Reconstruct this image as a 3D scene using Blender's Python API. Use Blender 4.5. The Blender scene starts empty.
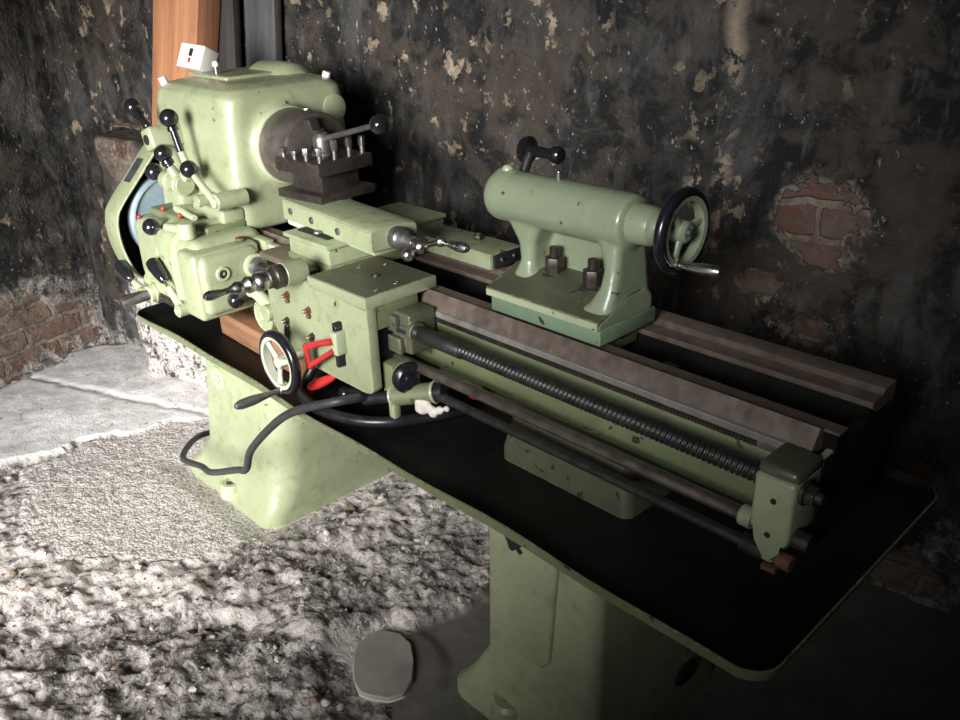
import bpy, bmesh, math, random
import numpy as np
from mathutils import Vector, Matrix, Quaternion, noise as mnoise
random.seed(7); rng = np.random.default_rng(7)
PI = math.pi
scn = bpy.context.scene
COL = scn.collection
V = Vector

# ------------------------------------------------------------------ materials
class NT:
    def __init__(s, name):
        s.m = bpy.data.materials.new(name); s.m.use_nodes = True
        s.t = s.m.node_tree; s.b = s.t.nodes['Principled BSDF']
    def n(s, typ, **kw):
        nd = s.t.nodes.new(typ)
        for k, v in kw.items():
            if k.startswith('i_'):
                key = k[2:]
                key = int(key) if key.isdigit() else key.replace('_', ' ')
                s.set(nd.inputs[key], v)
            else: setattr(nd, k, v)
        return nd
    def set(s, sock, v):
        if isinstance(v, bpy.types.NodeSocket): s.t.links.new(v, sock)
        else:
            if isinstance(v, (tuple, list)) and len(v) == 3 and sock.type == 'RGBA': v = (*v, 1)
            sock.default_value = v
    def coord(s, kind='Object', scale=(1, 1, 1)):
        tc = s.n('ShaderNodeTexCoord')
        mp = s.n('ShaderNodeMapping', i_Vector=tc.outputs[kind], i_Scale=scale)
        return mp.outputs[0]
    def noise(s, vec, scale, detail=4, rough=.6, dist=0):
        return s.n('ShaderNodeTexNoise', i_Vector=vec, i_Scale=scale, i_Detail=detail, i_Roughness=rough, i_Distortion=dist).outputs['Fac']
    def ramp(s, fac, lo, hi):
        return s.n('ShaderNodeMapRange', i_0=fac, i_1=lo, i_2=hi, i_3=0.0, i_4=1.0, clamp=True).outputs[0]
    def mix(s, fac, a, b, mode='MIX'):
        nd = s.n('ShaderNodeMix', data_type='RGBA', blend_type=mode)
        s.set(nd.inputs[0], fac); s.set(nd.inputs[6], a); s.set(nd.inputs[7], b)
        return nd.outputs[2]
    def math(s, op, a, b=0.0):
        nd = s.n('ShaderNodeMath', operation=op); s.set(nd.inputs[0], a); s.set(nd.inputs[1], b)
        return nd.outputs[0]
    def bump(s, h, strength=.3, dist=.01):
        nd = s.n('ShaderNodeBump', i_Strength=strength, i_Distance=dist, i_Height=h)
        s.t.links.new(nd.outputs[0], s.b.inputs['Normal'])
    def out(s, **kw):
        for k, v in kw.items(): s.set(s.b.inputs[k.replace('_', ' ')], v)
        return s.m

def simple(name, col, rough=.5, metal=0.0, var=.25, scale=30, bump=.05, coat=0.0, spec=.5):
    t = NT(name); c = t.coord()
    n1 = t.noise(c, scale, 5); n2 = t.noise(c, scale * .25, 3)
    f = t.ramp(t.math('ADD', t.math('MULTIPLY', n1, .6), t.math('MULTIPLY', n2, .4)), .3, .7)
    a = tuple(x * (1 - var) for x in col); b = tuple(min(1, x * (1 + var)) for x in col)
    cc = t.mix(f, a, b)
    r = t.n('ShaderNodeMapRange', i_0=n1, i_1=.3, i_2=.7, i_3=max(0.02, rough - .08), i_4=min(1, rough + .1)).outputs[0]
    if bump: t.bump(n1, bump, .004)
    return t.out(Base_Color=cc, Roughness=r, Metallic=metal, Coat_Weight=coat, Specular_IOR_Level=spec)

def paint(name, col, chips=.0, dirt=.5, rough=.33):
    t = NT(name); c = t.coord()
    big = t.noise(c, 5, 4, .6); mid = t.noise(c, 22, 6, .65); fine = t.noise(c, 90, 5, .6)
    base = t.mix(t.ramp(big, .3, .7), tuple(x * .86 for x in col), tuple(x * 1.12 for x in col))
    # oily brown film in patches
    base = t.mix(t.math('MULTIPLY', t.ramp(mid, .52, .78), dirt), base, (.10, .085, .035))
    # small dark knocks through the paint
    spot = t.noise(c, 46, 3, .5, .4)
    base = t.mix(t.math('MULTIPLY', t.ramp(spot, .695 - chips, .72 - chips), .9), base, (.022, .02, .016))
    # worn arrises
    bv = t.n('ShaderNodeBevel', samples=3, i_Radius=.004)
    geo = t.n('ShaderNodeNewGeometry')
    dt = t.n('ShaderNodeVectorMath', operation='DOT_PRODUCT'); t.set(dt.inputs[0], bv.outputs[0]); t.set(dt.inputs[1], geo.outputs['Normal'])
    edge = t.ramp(t.math('SUBTRACT', 1.0, dt.outputs['Value']), .03, .12)
    e2 = t.math('MULTIPLY', edge, t.ramp(mid, .42, .56))
    base = t.mix(t.math('MULTIPLY', e2, .8), base, t.mix(t.ramp(fine, .42, .56), (.05, .045, .035), (.42, .40, .25)))
    r = t.n('ShaderNodeMapRange', i_0=mid, i_1=.3, i_2=.75, i_3=rough - .06, i_4=rough + .2).outputs[0]
    h = t.math('ADD', t.math('MULTIPLY', big, .8), t.math('MULTIPLY', mid, .22))
    t.bump(h, .22, .012)
    return t.out(Base_Color=base, Roughness=r, Specular_IOR_Level=.85)

M = {}
M['green'] = paint('reseda_green_paint', (.300, .335, .200), -.012, .6, .28)
M['green_tail'] = paint('cool_green_paint', (.250, .290, .185), .01, .4, .28)
M['green_dirty'] = paint('oily_green_paint', (.150, .175, .085), .02, .7, .36)
M['green_cool'] = paint('bluish_green_paint', (.165, .235, .150), .03, .5, .3)
M['green_oil_shade'] = paint('oil_and_shade_darkened_green', (.075, .080, .048), .02, .8, .36)  # oil film on top faces; painted-in shade on bed feet and half-nut box
M['green_light'] = paint('pale_green_paint', (.39, .43, .28), -.02, .2, .28)
M['steel_way'] = simple('worn_bed_steel', (.185, .142, .115), .42, .45, .35, 40, .08)
M['steel_grey'] = simple('grey_machined_steel', (.22, .21, .20), .4, .8, .3, 60, .06)
M['steel_dark'] = simple('browned_tool_steel', (.068, .056, .048), .38, .6, .35, 60, .08)
M['steel_chuck'] = simple('chuck_steel', (.19, .165, .145), .38, .75, .25, 35, .05)
M['rod_dark'] = simple('dark_oiled_rod', (.06, .057, .054), .42, .7, .3, 50, .04)
M['rod_mid'] = simple('brown_oiled_rod', (.20, .17, .14), .36, .8, .35, 40, .05)
M['steel_soft'] = simple('soft_worn_steel', (.215, .195, .175), .6, .3, .3, 40, .06)
M['wheel_cream'] = simple('aged_wheel_enamel', (.46, .47, .37), .4, 0, .15, 30, .03)
M['chrome'] = simple('bright_handle_steel', (.62, .60, .57), .30, 1.0, .12, 80, .02)
M['black_knob'] = simple('black_bakelite', (.012, .012, .014), .16, 0, .2, 30, 0, .3)
M['black_paint'] = simple('black_wheel_enamel', (.010, .011, .014), .22, 0, .3, 30, .03, .2)
M['black_oil_shade'] = simple('black_oil_and_shade_paint', (.0075, .0068, .006), .5, 0, .5, 9, .06, 0, .25)  # oily tray inside; also shade painted on bed end and ways
M['black_void'] = simple('matt_black', (.008, .008, .008), .8, 0, .3, 20, 0)  # plain black for marks, pads, slots, holes and guard inside
M['rubber'] = simple('black_cable_rubber', (.035, .035, .036), .5, 0, .25, 60, .05)
M['hose'] = simple('black_hose', (.014, .014, .016), .32, 0, .3, 40, .03)
M['red'] = simple('red_lever_paint', (.48, .03, .028), .32, 0, .15, 30, .03)
M['cream'] = simple('cream_plastic', (.74, .71, .62), .42, 0, .08, 25, .02)
M['white_rag'] = simple('dirty_white_fitting', (.62, .58, .50), .6, 0, .2, 40, .1)
M['blue_pulley'] = simple('blue_grey_pulley_paint', (.20, .265, .30), .35, .1, .25, 20, .04)
M['rust'] = simple('rust_brown', (.11, .055, .032), .75, 0, .4, 60, .2)
M['plate_grey'] = simple('blued_name_plate', (.10, .115, .125), .3, .6, .3, 30, .02)
M['brass'] = simple('dull_brass', (.5, .36, .14), .35, .9, .2, 50, .03)

M['slab_piece'] = simple('grey_concrete_piece', (.30, .28, .255), .85, 0, .25, 14, .3)
M['stone_pale'] = simple('pale_stone', (.50, .46, .42), .85, 0, .3, 1.2, .2)
M['stone_dark'] = simple('brown_stone', (.20, .14, .10), .85, 0, .4, 1.2, .2)
M['stone_mix'] = simple('grit', (.26, .235, .215), .9, 0, .6, 28, 0)

def wood(name, a, b, axis):
    t = NT(name); s = [14, 14, 14]; s[axis] = 1.2
    c = t.coord('Object', tuple(s))
    w = t.noise(c, 2.2, 6, .65, .6); f = t.noise(t.coord('Object'), 5, 3)
    cc = t.mix(t.ramp(w, .32, .68), a, b)
    cc = t.mix(t.math('MULTIPLY', t.ramp(f, .55, .75), .5), cc, tuple(x * .35 for x in a))
    t.bump(w, .25, .006)
    return t.out(Base_Color=cc, Roughness=.7)
M['wood_orange'] = wood('orange_brown_timber', (.27, .115, .055), (.50, .235, .115), 2)
M['wood_dark'] = wood('blackened_timber', (.014, .013, .012), (.05, .046, .042), 2)
M['wood_grey'] = wood('sooty_grey_timber', (.04, .04, .04), (.10, .098, .095), 2)
M['wood_block'] = wood('brown_block_timber', (.13, .06, .032), (.30, .155, .08), 0)

def wall_mat(name, bricks, pale, brown, brick_all=0.0, streak=1.0, row_off=(0, 0), chalk=0.0, dust=0.0, seam=0.0, thin=0.0):
    t = NT(name); tc = t.n('ShaderNodeTexCoord').outputs['Object']   # local x = along the wall, local z = up
    c = tc
    cs = t.coord('Object', (1, 1, .33))
    big = t.noise(c, 1.7, 4, .6, .3); mid = t.noise(c, 5.5, 6, .65, .4); fine = t.noise(c, 24, 7, .68, .3); grit = t.noise(c, 95, 4, .65)
    st = t.noise(cs, 17, 6, .65, .3)
    mid2 = t.noise(c, 11, 6, .7, .5)
    sx = t.n('ShaderNodeSeparateXYZ', i_0=tc)
    col = t.mix(t.ramp(mid2, .44, .56), (.0085, .0085, .0085), (.030, .028, .026))
    col = t.mix(t.math('MULTIPLY', t.ramp(t.noise(cs, 8, 6, .68, .5), .50, .62), .35 + dust * .5), col, t.mix(fine, (.045, .043, .041), (.19, .18, .165)))
    col = t.mix(t.math('MULTIPLY', t.ramp(t.math('ADD', t.math('MULTIPLY', big, .6), t.math('MULTIPLY', mid2, .4)), .50, .56), brown), col, t.mix(fine, (.026, .020, .016), (.095, .072, .052)))
    col = t.mix(t.math('MULTIPLY', t.ramp(st, .56, .68), .55 * streak), col, (.12, .115, .108))
    # places where the soot has come off pale plaster
    cl = t.coord('Object', (1, 1, .75))
    blot = t.math('ADD', t.math('MULTIPLY', t.noise(cl, 19, 5, .60, .3), .75), t.math('MULTIPLY', fine, .25))
    clus = t.ramp(t.noise(c, 2.3, 3, .55), .62 - .22 * pale, .70 - .22 * pale)
    col = t.mix(t.math('MULTIPLY', t.ramp(blot, .575, .595), clus if not thin else t.math('MULTIPLY', clus, t.ramp(sx.outputs[0], thin, thin - .5))), col, t.mix(t.ramp(t.noise(c, 32, 4, .6), .40, .62), (.13, .098, .068), (.36, .285, .195)))
    # tiny white flecks and runs
    fl = t.noise(t.coord('Object', (1, 1, .55)), 85, 4, .65, .3)
    col = t.mix(t.math('MULTIPLY', t.math('MULTIPLY', t.ramp(fl, .665 - .02 * streak, .70 - .02 * streak), .85), t.ramp(t.noise(c, 3.1, 3, .6), .42, .60)), col, (.40, .38, .345))
    if seam:
        dd = t.math('ABSOLUTE', t.math('ADD', t.math('SUBTRACT', sx.outputs[0], seam), t.math('MULTIPLY', t.math('SUBTRACT', mid, .5), .05)))
        col = t.mix(t.math('MULTIPLY', t.math('MULTIPLY', t.ramp(dd, .030, .004), t.ramp(t.math('ADD', mid2, t.math('MULTIPLY', t.math('SUBTRACT', sx.outputs[2], .95), .25)), .50, .56)), .9), col, t.mix(fine, (.16, .09, .06), (.42, .36, .28)))
    if chalk:   # limewash and plaster dust towards the foot
        k = t.ramp(t.math('ADD', sx.outputs[2], t.math('MULTIPLY', t.math('SUBTRACT', mid, .5), 1.1)), chalk, chalk - .28)
        k = t.math('MULTIPLY', k, t.ramp(t.math('ADD', t.math('MULTIPLY', fine, .7), t.math('MULTIPLY', grit, .3)), .40, .52))
        col = t.mix(t.math('MULTIPLY', k, .92), col, t.mix(t.ramp(grit, .35, .65), (.36, .31, .28), (.72, .68, .65)))
    # bare brick
    rot = t.n('ShaderNodeMapping', i_Vector=tc, i_Rotation=(PI / 2, 0, 0), i_Location=(row_off[0], row_off[1], 0))
    wob = t.n('ShaderNodeTexNoise', i_Vector=tc, i_Scale=14.0, i_Detail=3.0)
    va = t.n('ShaderNodeVectorMath', operation='MULTIPLY_ADD'); t.set(va.inputs[0], wob.outputs['Color']); va.inputs[1].default_value = (.04, .04, .04); t.set(va.inputs[2], rot.outputs[0])
    br = t.n('ShaderNodeTexBrick', i_Vector=va.outputs[0], i_Scale=1.0, i_Mortar_Size=.010, i_Mortar_Smooth=.35, i_Brick_Width=.235, i_Row_Height=.078, i_Bias=-.1)
    t.set(br.inputs['Color1'], (.165, .072, .048)); t.set(br.inputs['Color2'], (.135, .075, .056)); t.set(br.inputs['Mortar'], (.27, .225, .18))
    bcol = t.mix(t.math('MULTIPLY', t.ramp(mid2, .40, .54), .88), br.outputs['Color'], t.mix(fine, (.030, .026, .024), (.24, .175, .135)))
    bm = None
    for (u, v, ru, rv, amp) in bricks:
        dx = t.math('DIVIDE', t.math('SUBTRACT', sx.outputs[0], u), ru); dz = t.math('DIVIDE', t.math('SUBTRACT', sx.outputs[2], v), rv)
        d = t.math('SQRT', t.math('ADD', t.math('MULTIPLY', dx, dx), t.math('MULTIPLY', dz, dz)))
        d = t.math('ADD', d, t.math('MULTIPLY', t.math('SUBTRACT', mid, .5), 3.4)); d = t.math('ADD', d, t.math('MULTIPLY', t.math('SUBTRACT', fine, .5), 1.2))
        inner = t.math('MULTIPLY', t.ramp(d, 1.0, .92), amp)
        rim = t.math('MULTIPLY', t.math('MULTIPLY', t.ramp(d, 1.22, 1.02), amp * .8), t.ramp(fine, .42, .58))
        col = t.mix(rim, col, (.33, .28, .22)); col = t.mix(inner, col, bcol)
        bm = inner if bm is None else t.math('MAXIMUM', bm, inner)
    h = t.math('ADD', t.math('MULTIPLY', fine, .5), t.math('ADD', t.math('MULTIPLY', mid, .9), t.math('MULTIPLY', grit, .15)))
    if bm is not None: h = t.math('SUBTRACT', h, t.math('MULTIPLY', bm, t.math('ADD', .18, t.math('MULTIPLY', br.outputs['Fac'], .25))))
    t.bump(h, .9, .03)
    return t.out(Base_Color=col, Roughness=.75, Specular_IOR_Level=.35)

# ------------------------------------------------------------------ mesh builder
class B:
    def __init__(s): s.bm = bmesh.new(); s.mats = []
    def mi(s, m):
        if m not in s.mats: s.mats.append(m)
        return s.mats.index(m)
    def add(s, tmp, m, bevel=0, seg=2, mat4=None):
        if bevel > 0:
            bmesh.ops.bevel(tmp, geom=list(tmp.edges), offset=bevel, segments=seg, profile=.5, affect='EDGES', clamp_overlap=True)
        bmesh.ops.recalc_face_normals(tmp, faces=tmp.faces)
        if mat4 is not None: tmp.transform(mat4)
        k = s.mi(m)
        for f in tmp.faces: f.material_index = k
        me = bpy.data.meshes.new('t'); tmp.to_mesh(me); tmp.free()
        s.bm.from_mesh(me); bpy.data.meshes.remove(me)
        return s
    def box(s, x0, x1, y0, y1, z0, z1, m, bevel=.002, seg=2, rz=0, rx=0, ry=0):
        tmp = bmesh.new(); c = V(((x0 + x1) / 2, (y0 + y1) / 2, (z0 + z1) / 2))
        bmesh.ops.create_cube(tmp, size=1)
        tmp.transform(Matrix.Diagonal((x1 - x0, y1 - y0, z1 - z0, 1)))
        R = Matrix.Rotation(rz, 4, 'Z') @ Matrix.Rotation(ry, 4, 'Y') @ Matrix.Rotation(rx, 4, 'X')
        return s.add(tmp, m, bevel, seg, Matrix.Translation(c) @ R)
    def prism(s, pts, d, m, bevel=.002, seg=2):
        """polygon of 3-D points extruded by vector d"""
        tmp = bmesh.new(); a = [tmp.verts.new(p) for p in pts]; b = [tmp.verts.new(V(p) + V(d)) for p in pts]
        tmp.faces.new(a); tmp.faces.new(b[::-1]); n = len(a)
        for i in range(n): tmp.faces.new((a[i], a[(i + 1) % n], b[(i + 1) % n], b[i]))
        return s.add(tmp, m, bevel, seg)
    def lathe(s, p, ax, prof, m, n=28, caps=True):
        """profile [(t, r)...] turned about the axis ax from p"""
        p = V(p); ax = V(ax).normalized(); q = ax.to_track_quat('Z', 'Y').to_matrix().to_4x4(); q.translation = p
        tmp = bmesh.new(); rings = []
        for t, r in prof:
            if r < 1e-6: rings.append([tmp.verts.new((0, 0, t))])
            else: rings.append([tmp.verts.new((r * math.cos(2 * PI * i / n), r * math.sin(2 * PI * i / n), t)) for i in range(n)])
        for a, b in zip(rings, rings[1:]):
            for i in range(n):
                j = (i + 1) % n
                if len(a) == 1 and len(b) == 1: continue
                if len(a) == 1: tmp.faces.new((a[0], b[i], b[j]))
                elif len(b) == 1: tmp.faces.new((a[i], b[0], a[j]))
                else: tmp.faces.new((a[i], b[i], b[j], a[j]))
        if caps and len(rings[0]) > 1: tmp.faces.new(rings[0][::-1])
        if caps and len(rings[-1]) > 1: tmp.faces.new(rings[-1])
        return s.add(tmp, m, 0, 2, q)
    def cyl(s, p0, p1, r, m, r1=None, n=24, ch=.001):
        p0, p1 = V(p0), V(p1); L = (p1 - p0).length; r1 = r if r1 is None else r1
        return s.lathe(p0, p1 - p0, [(0, max(0, r - ch)), (ch, r), (L - ch, r1), (L, max(0, r1 - ch))], m, n)
    def ball(s, p, r, m, n=20, sc=(1, 1, 1)):
        tmp = bmesh.new(); bmesh.ops.create_uvsphere(tmp, u_segments=n, v_segments=n // 2 + 2, radius=r)
        return s.add(tmp, m, 0, 2, Matrix.Translation(p) @ Matrix.Diagonal((*sc, 1)))
    def hexn(s, p, ax, r, h, m, bevel=.001):
        p = V(p); ax = V(ax).normalized(); q = ax.to_track_quat('Z', 'Y').to_matrix().to_4x4(); q.translation = p
        tmp = bmesh.new(); bmesh.ops.create_cone(tmp, cap_ends=True, segments=6, radius1=r, radius2=r, depth=h)
        tmp.transform(Matrix.Translation((0, 0, h / 2)))
        return s.add(tmp, m, bevel, 2, q)
    def tube(s, pts, r, m, n=12, radii=None, caps=True):
        pts = [V(p) for p in pts]; tmp = bmesh.new(); rings = []; N = len(pts)
        up = None
        for i, p in enumerate(pts):
            d = (pts[min(i + 1, N - 1)] - pts[max(i - 1, 0)]).normalized()
            if up is None: up = d.orthogonal().normalized()
            up = (up - d * up.dot(d)).normalized(); sd = d.cross(up); rr = radii[i] if radii else r
            rings.append([tmp.verts.new(p + (up * math.cos(2 * PI * k / n) + sd * math.sin(2 * PI * k / n)) * rr) for k in range(n)])
        for a, b in zip(rings, rings[1:]):
            for i in range(n): tmp.faces.new((a[i], a[(i + 1) % n], b[(i + 1) % n], b[i]))
        if caps: tmp.faces.new(rings[0][::-1]); tmp.faces.new(rings[-1])
        return s.add(tmp, m)
    def torus(s, c, ax, R, r, m, n=48, k=14, sz=1.0):
        q = V(ax).to_track_quat('Z', 'Y').to_matrix().to_4x4(); q.translation = V(c); tmp = bmesh.new(); rings = []
        for i in range(n):
            a = 2 * PI * i / n
            rings.append([tmp.verts.new(((R + r * math.cos(2 * PI * j / k)) * math.cos(a), (R + r * math.cos(2 * PI * j / k)) * math.sin(a), sz * r * math.sin(2 * PI * j / k))) for j in range(k)])
        for i in range(n):
            a, b = rings[i], rings[(i + 1) % n]
            for j in range(k): tmp.faces.new((a[j], b[j], b[(j + 1) % k], a[(j + 1) % k]))
        return s.add(tmp, m, 0, 2, q)
    def loft(s, loops, m, caps=True):
        tmp = bmesh.new(); R = [[tmp.verts.new(p) for p in L] for L in loops]; n = len(R[0])
        for a, b in zip(R, R[1:]):
            for i in range(n): tmp.faces.new((a[i], a[(i + 1) % n], b[(i + 1) % n], b[i]))
        if caps: tmp.faces.new(R[0][::-1]); tmp.faces.new(R[-1])
        return s.add(tmp, m)

def rrect(x0, x1, y0, y1, z, r, n=6):
    """rounded rectangle at height z; r may be four corner radii (x0y0, x1y0, x1y1, x0y1)"""
    rr = r if isinstance(r, (tuple, list)) else (r,) * 4; P = []
    for (cx, cy, a0, q) in ((x0, y0, PI, rr[0]), (x1, y0, 1.5 * PI, rr[1]), (x1, y1, 0, rr[2]), (x0, y1, .5 * PI, rr[3])):
        ox = cx + (q if cx == x0 else -q); oy = cy + (q if cy == y0 else -q)
        for i in range(n + 1):
            a = a0 + .5 * PI * i / n; P.append(V((ox + q * math.cos(a), oy + q * math.sin(a), z)))
    return P

WORLD = {}
def empty(name, loc, label, cat, group=None):
    o = bpy.data.objects.new(name, None); o.empty_display_size = .05; COL.objects.link(o); o.location = loc
    o['label'] = label; o['category'] = cat
    if group: o['group'] = group
    WORLD[o.name] = V(loc); return o
def build(name, b, parent=None, label=None, cat=None, group=None, kind=None, angle=35, cast=None, center=None):
    bm = b.bm
    co = [v.co for v in bm.verts]
    lo = V([min(c[i] for c in co) for i in range(3)]); hi = V([max(c[i] for c in co) for i in range(3)])
    ctr = center if center is not None else (lo + hi) / 2
    if parent is None and center is None: ctr = V((ctr.x, ctr.y, lo.z))
    bm.transform(Matrix.Translation(-ctr))
    me = bpy.data.meshes.new(name); bm.to_mesh(me); bm.free()
    for m in b.mats: me.materials.append(M[m])
    for p in me.polygons: p.use_smooth = True
    me.set_sharp_from_angle(angle=math.radians(angle))
    o = bpy.data.objects.new(name, me); COL.objects.link(o)
    if parent is not None:
        o.parent = parent; o.location = ctr - WORLD[parent.name]
    else: o.location = ctr
    WORLD[o.name] = V(ctr)
    if label: o['label'] = label
    if cat: o['category'] = cat
    if group: o['group'] = group
    if kind: o['kind'] = kind
    if cast:
        r = o.modifiers.new('r', 'REMESH'); r.mode = 'VOXEL'; r.voxel_size = cast[0]; r.use_smooth_shade = True
        sm = o.modifiers.new('s', 'SMOOTH'); sm.factor = .5; sm.iterations = cast[1]
    return o

# ------------------------------------------------------------------ camera
cam_d = bpy.data.cameras.new('camera'); cam = bpy.data.objects.new('camera', cam_d); COL.objects.link(cam)
cr = V((0.6934195, 0.7198757, -0.0307966)); cu = V((-0.2877413, 0.3158455, 0.9041275)); cf = V((-0.6605864, 0.6180782, -0.4261515))
cam.matrix_world = Matrix(((cr.x, cu.x, -cf.x, 0), (cr.y, cu.y, -cf.y, 0), (cr.z, cu.z, -cf.z, 1.4), (0, 0, 0, 1)))
cam_d.sensor_fit = 'HORIZONTAL'; cam_d.sensor_width = 36; cam_d.lens = 846.6535 / 960 * 36
cam_d.clip_start = .02; cam_d.clip_end = 60
scn.camera = cam

# ------------------------------------------------------------------ the room (turned 13.5 degrees against the machine)
TH = math.radians(13.5); E1 = V((math.cos(TH), math.sin(TH), 0)); E2 = V((-math.sin(TH), math.cos(TH), 0)); K = V((-3.46, 1.12, 0))
RW, RD, RH = 4.9, 3.25, 2.6

def fbm(P, scale, oct=4, seed=0, gain=.55):
    out = np.zeros(len(P)); amp = 1; tot = 0
    for o in range(oct):
        q = P * scale * 2 ** o + seed * 13.7 + o * 5.1
        i = np.floor(q).astype(int); f = q - i; f = f * f * (3 - 2 * f)
        def h(ix, iy):
            v = np.sin(ix * 127.1 + iy * 311.7 + seed * 74.7) * 43758.5453; return v - np.floor(v)
        a = h(i[:, 0], i[:, 1]); b_ = h(i[:, 0] + 1, i[:, 1]); c = h(i[:, 0], i[:, 1] + 1); d = h(i[:, 0] + 1, i[:, 1] + 1)
        out += amp * ((a * (1 - f[:, 0]) + b_ * f[:, 0]) * (1 - f[:, 1]) + (c * (1 - f[:, 0]) + d * f[:, 0]) * f[:, 1]); tot += amp; amp *= gain
    return out / tot

def grid_obj(name, us, vs, fn, mat, loc, rz, attrs=None):
    U, W = np.meshgrid(us, vs); P = np.stack([U.ravel(), W.ravel()], 1)
    co, at = fn(P)
    nu, nv = len(us), len(vs); idx = np.arange(nu * nv).reshape(nv, nu)
    F = np.stack([idx[:-1, :-1].ravel(), idx[:-1, 1:].ravel(), idx[1:, 1:].ravel(), idx[1:, :-1].ravel()], 1)
    me = bpy.data.meshes.new(name); me.from_pydata(co.tolist(), [], F.tolist()); me.materials.append(mat)
    for k, v in (at or {}).items():
        a = me.attributes.new(k, 'FLOAT', 'POINT'); a.data.foreach_set('value', v.astype(np.float32))
    me.polygons.foreach_set('use_smooth', [True] * len(me.polygons))
    o = bpy.data.objects.new(name, me); COL.objects.link(o); o.location = loc; o.rotation_euler = (0, 0, rz); o['kind'] = 'structure'
    return o

def wall_fn(seed, side, bumps=()):
    def fn(P):
        d = (fbm(P, 1.6, 4, seed) - .5) * .05 + (fbm(P, 9, 4, seed + 3) - .5) * .022
        for (u, v, ru, rv, a) in bumps:
            q = np.sqrt(((P[:, 0] - u) / ru) ** 2 + ((P[:, 1] - v) / rv) ** 2) + (fbm(P, 14, 3, seed + 5) - .5) * .8
            d = d + a * np.clip((1.1 - q) / .15, 0, 1)
        return np.stack([P[:, 0], side * d, P[:, 1]], 1), None
    return fn
back_bricks = [(2.745, .87, .085, .082, 1.0), (2.64, .70, .055, .032, .9), (2.765, .61, .045, .035, .75), (3.03, .03, .12, .06, .8), (.40, .87, .10, .06, .8), (3.02, .30, .05, .04, .5)]
left_bricks = [(.34, .13, .30, .13, .9), (.95, .2, .5, .2, .6)]
M['wall_back'] = wall_mat('sooty_back_wall', back_bricks, .85, .8, row_off=(.06, .02), dust=.25, seam=2.525, thin=2.95, chalk=.12)
M['wall_left'] = wall_mat('sooty_left_wall', left_bricks, .55, .75, streak=1.3, chalk=.34, dust=1.2)
M['wall_plain'] = wall_mat('sooty_plain_wall', [], .4, .8)
def lin(a, b, st): return np.linspace(a, b, int(abs(b - a) / st) + 1)
grid_obj('wall_back', lin(-.05, RW, .018), lin(-.06, RH, .018), wall_fn(1, -1, [(b[0], b[1], b[2], b[3], -.016) for b in back_bricks]), M['wall_back'], K, TH)
# left wall runs towards the viewer from the corner: its local x points along -E2
wl = grid_obj('wall_left', lin(-.05, RD, .018), lin(-.06, RH, .018), wall_fn(2, 1, [(b[0], b[1], b[2], b[3], -.012) for b in left_bricks[:1]]), M['wall_left'], K, TH - PI / 2)

def plain_wall(name, quads, mat, kind='structure'):
    b = B()
    for q in quads: b.prism(*q, mat, 0)
    return build(name, b, None, kind=kind)
def RP(u, w, z): return K + E1 * u - E2 * w + V((0, 0, z))           # room coordinates: along the back wall, away from it, up
DU0, DU1, DZ = 1.3, 2.3, 2.1                                          # the open doorway the daylight comes through
th = -E2 * .25
WU0, WU1, WZ0, WZ1 = 2.45, 3.15, 1.5, 2.2                                # small high opening, added beside it for the fill lamp
plain_wall('wall_front', [([RP(0, RD, 0), RP(DU0, RD, 0), RP(DU0, RD, RH), RP(0, RD, RH)], th), ([RP(DU1, RD, 0), RP(WU0, RD, 0), RP(WU0, RD, RH), RP(DU1, RD, RH)], th), ([RP(WU1, RD, 0), RP(RW, RD, 0), RP(RW, RD, RH), RP(WU1, RD, RH)], th), ([RP(WU0, RD, 0), RP(WU1, RD, 0), RP(WU1, RD, WZ0), RP(WU0, RD, WZ0)], th), ([RP(WU0, RD, WZ1), RP(WU1, RD, WZ1), RP(WU1, RD, RH), RP(WU0, RD, RH)], th), ([RP(DU0, RD, DZ), RP(DU1, RD, DZ), RP(DU1, RD, RH), RP(DU0, RD, RH)], th)], 'wall_plain')
plain_wall('wall_right', [([RP(RW, 0, 0), RP(RW, RD, 0), RP(RW, RD, RH), RP(RW, 0, RH)], E1 * .2)], 'wall_plain')
plain_wall('ceiling', [([RP(0, 0, RH), RP(RW, 0, RH), RP(RW, RD, RH), RP(0, RD, RH)], V((0, 0, .15)))], 'wall_plain')

def ledge_fn(P):
    # plinth of old masonry along the foot of the back wall: front, then top
    H = .90; t = P[:, 1]; d = (fbm(P, 4, 4, 21) - .5) * .05 + (fbm(P, 16, 3, 22) - .5) * .02
    z = np.minimum(t, H) + np.where(t > H, d * .4, 0); k = np.clip((P[:, 0] - .36 + d * .8) / .05, 0, 1); w = np.where(t <= H, (.145 + d) * k, (.145 + d) * k - (t - H))
    return np.stack([P[:, 0], -w, z], 1), None
M['ledge'] = wall_mat('pale_crumbling_plinth', [(.50, .86, .13, .08, .45)], 1.0, .7, streak=1.2, row_off=(.1, .03), chalk=.52)
lg = grid_obj('trim_1', lin(.30, 1.34, .016), lin(-.06, 1.08, .016), ledge_fn, M['ledge'], K, TH)

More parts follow.
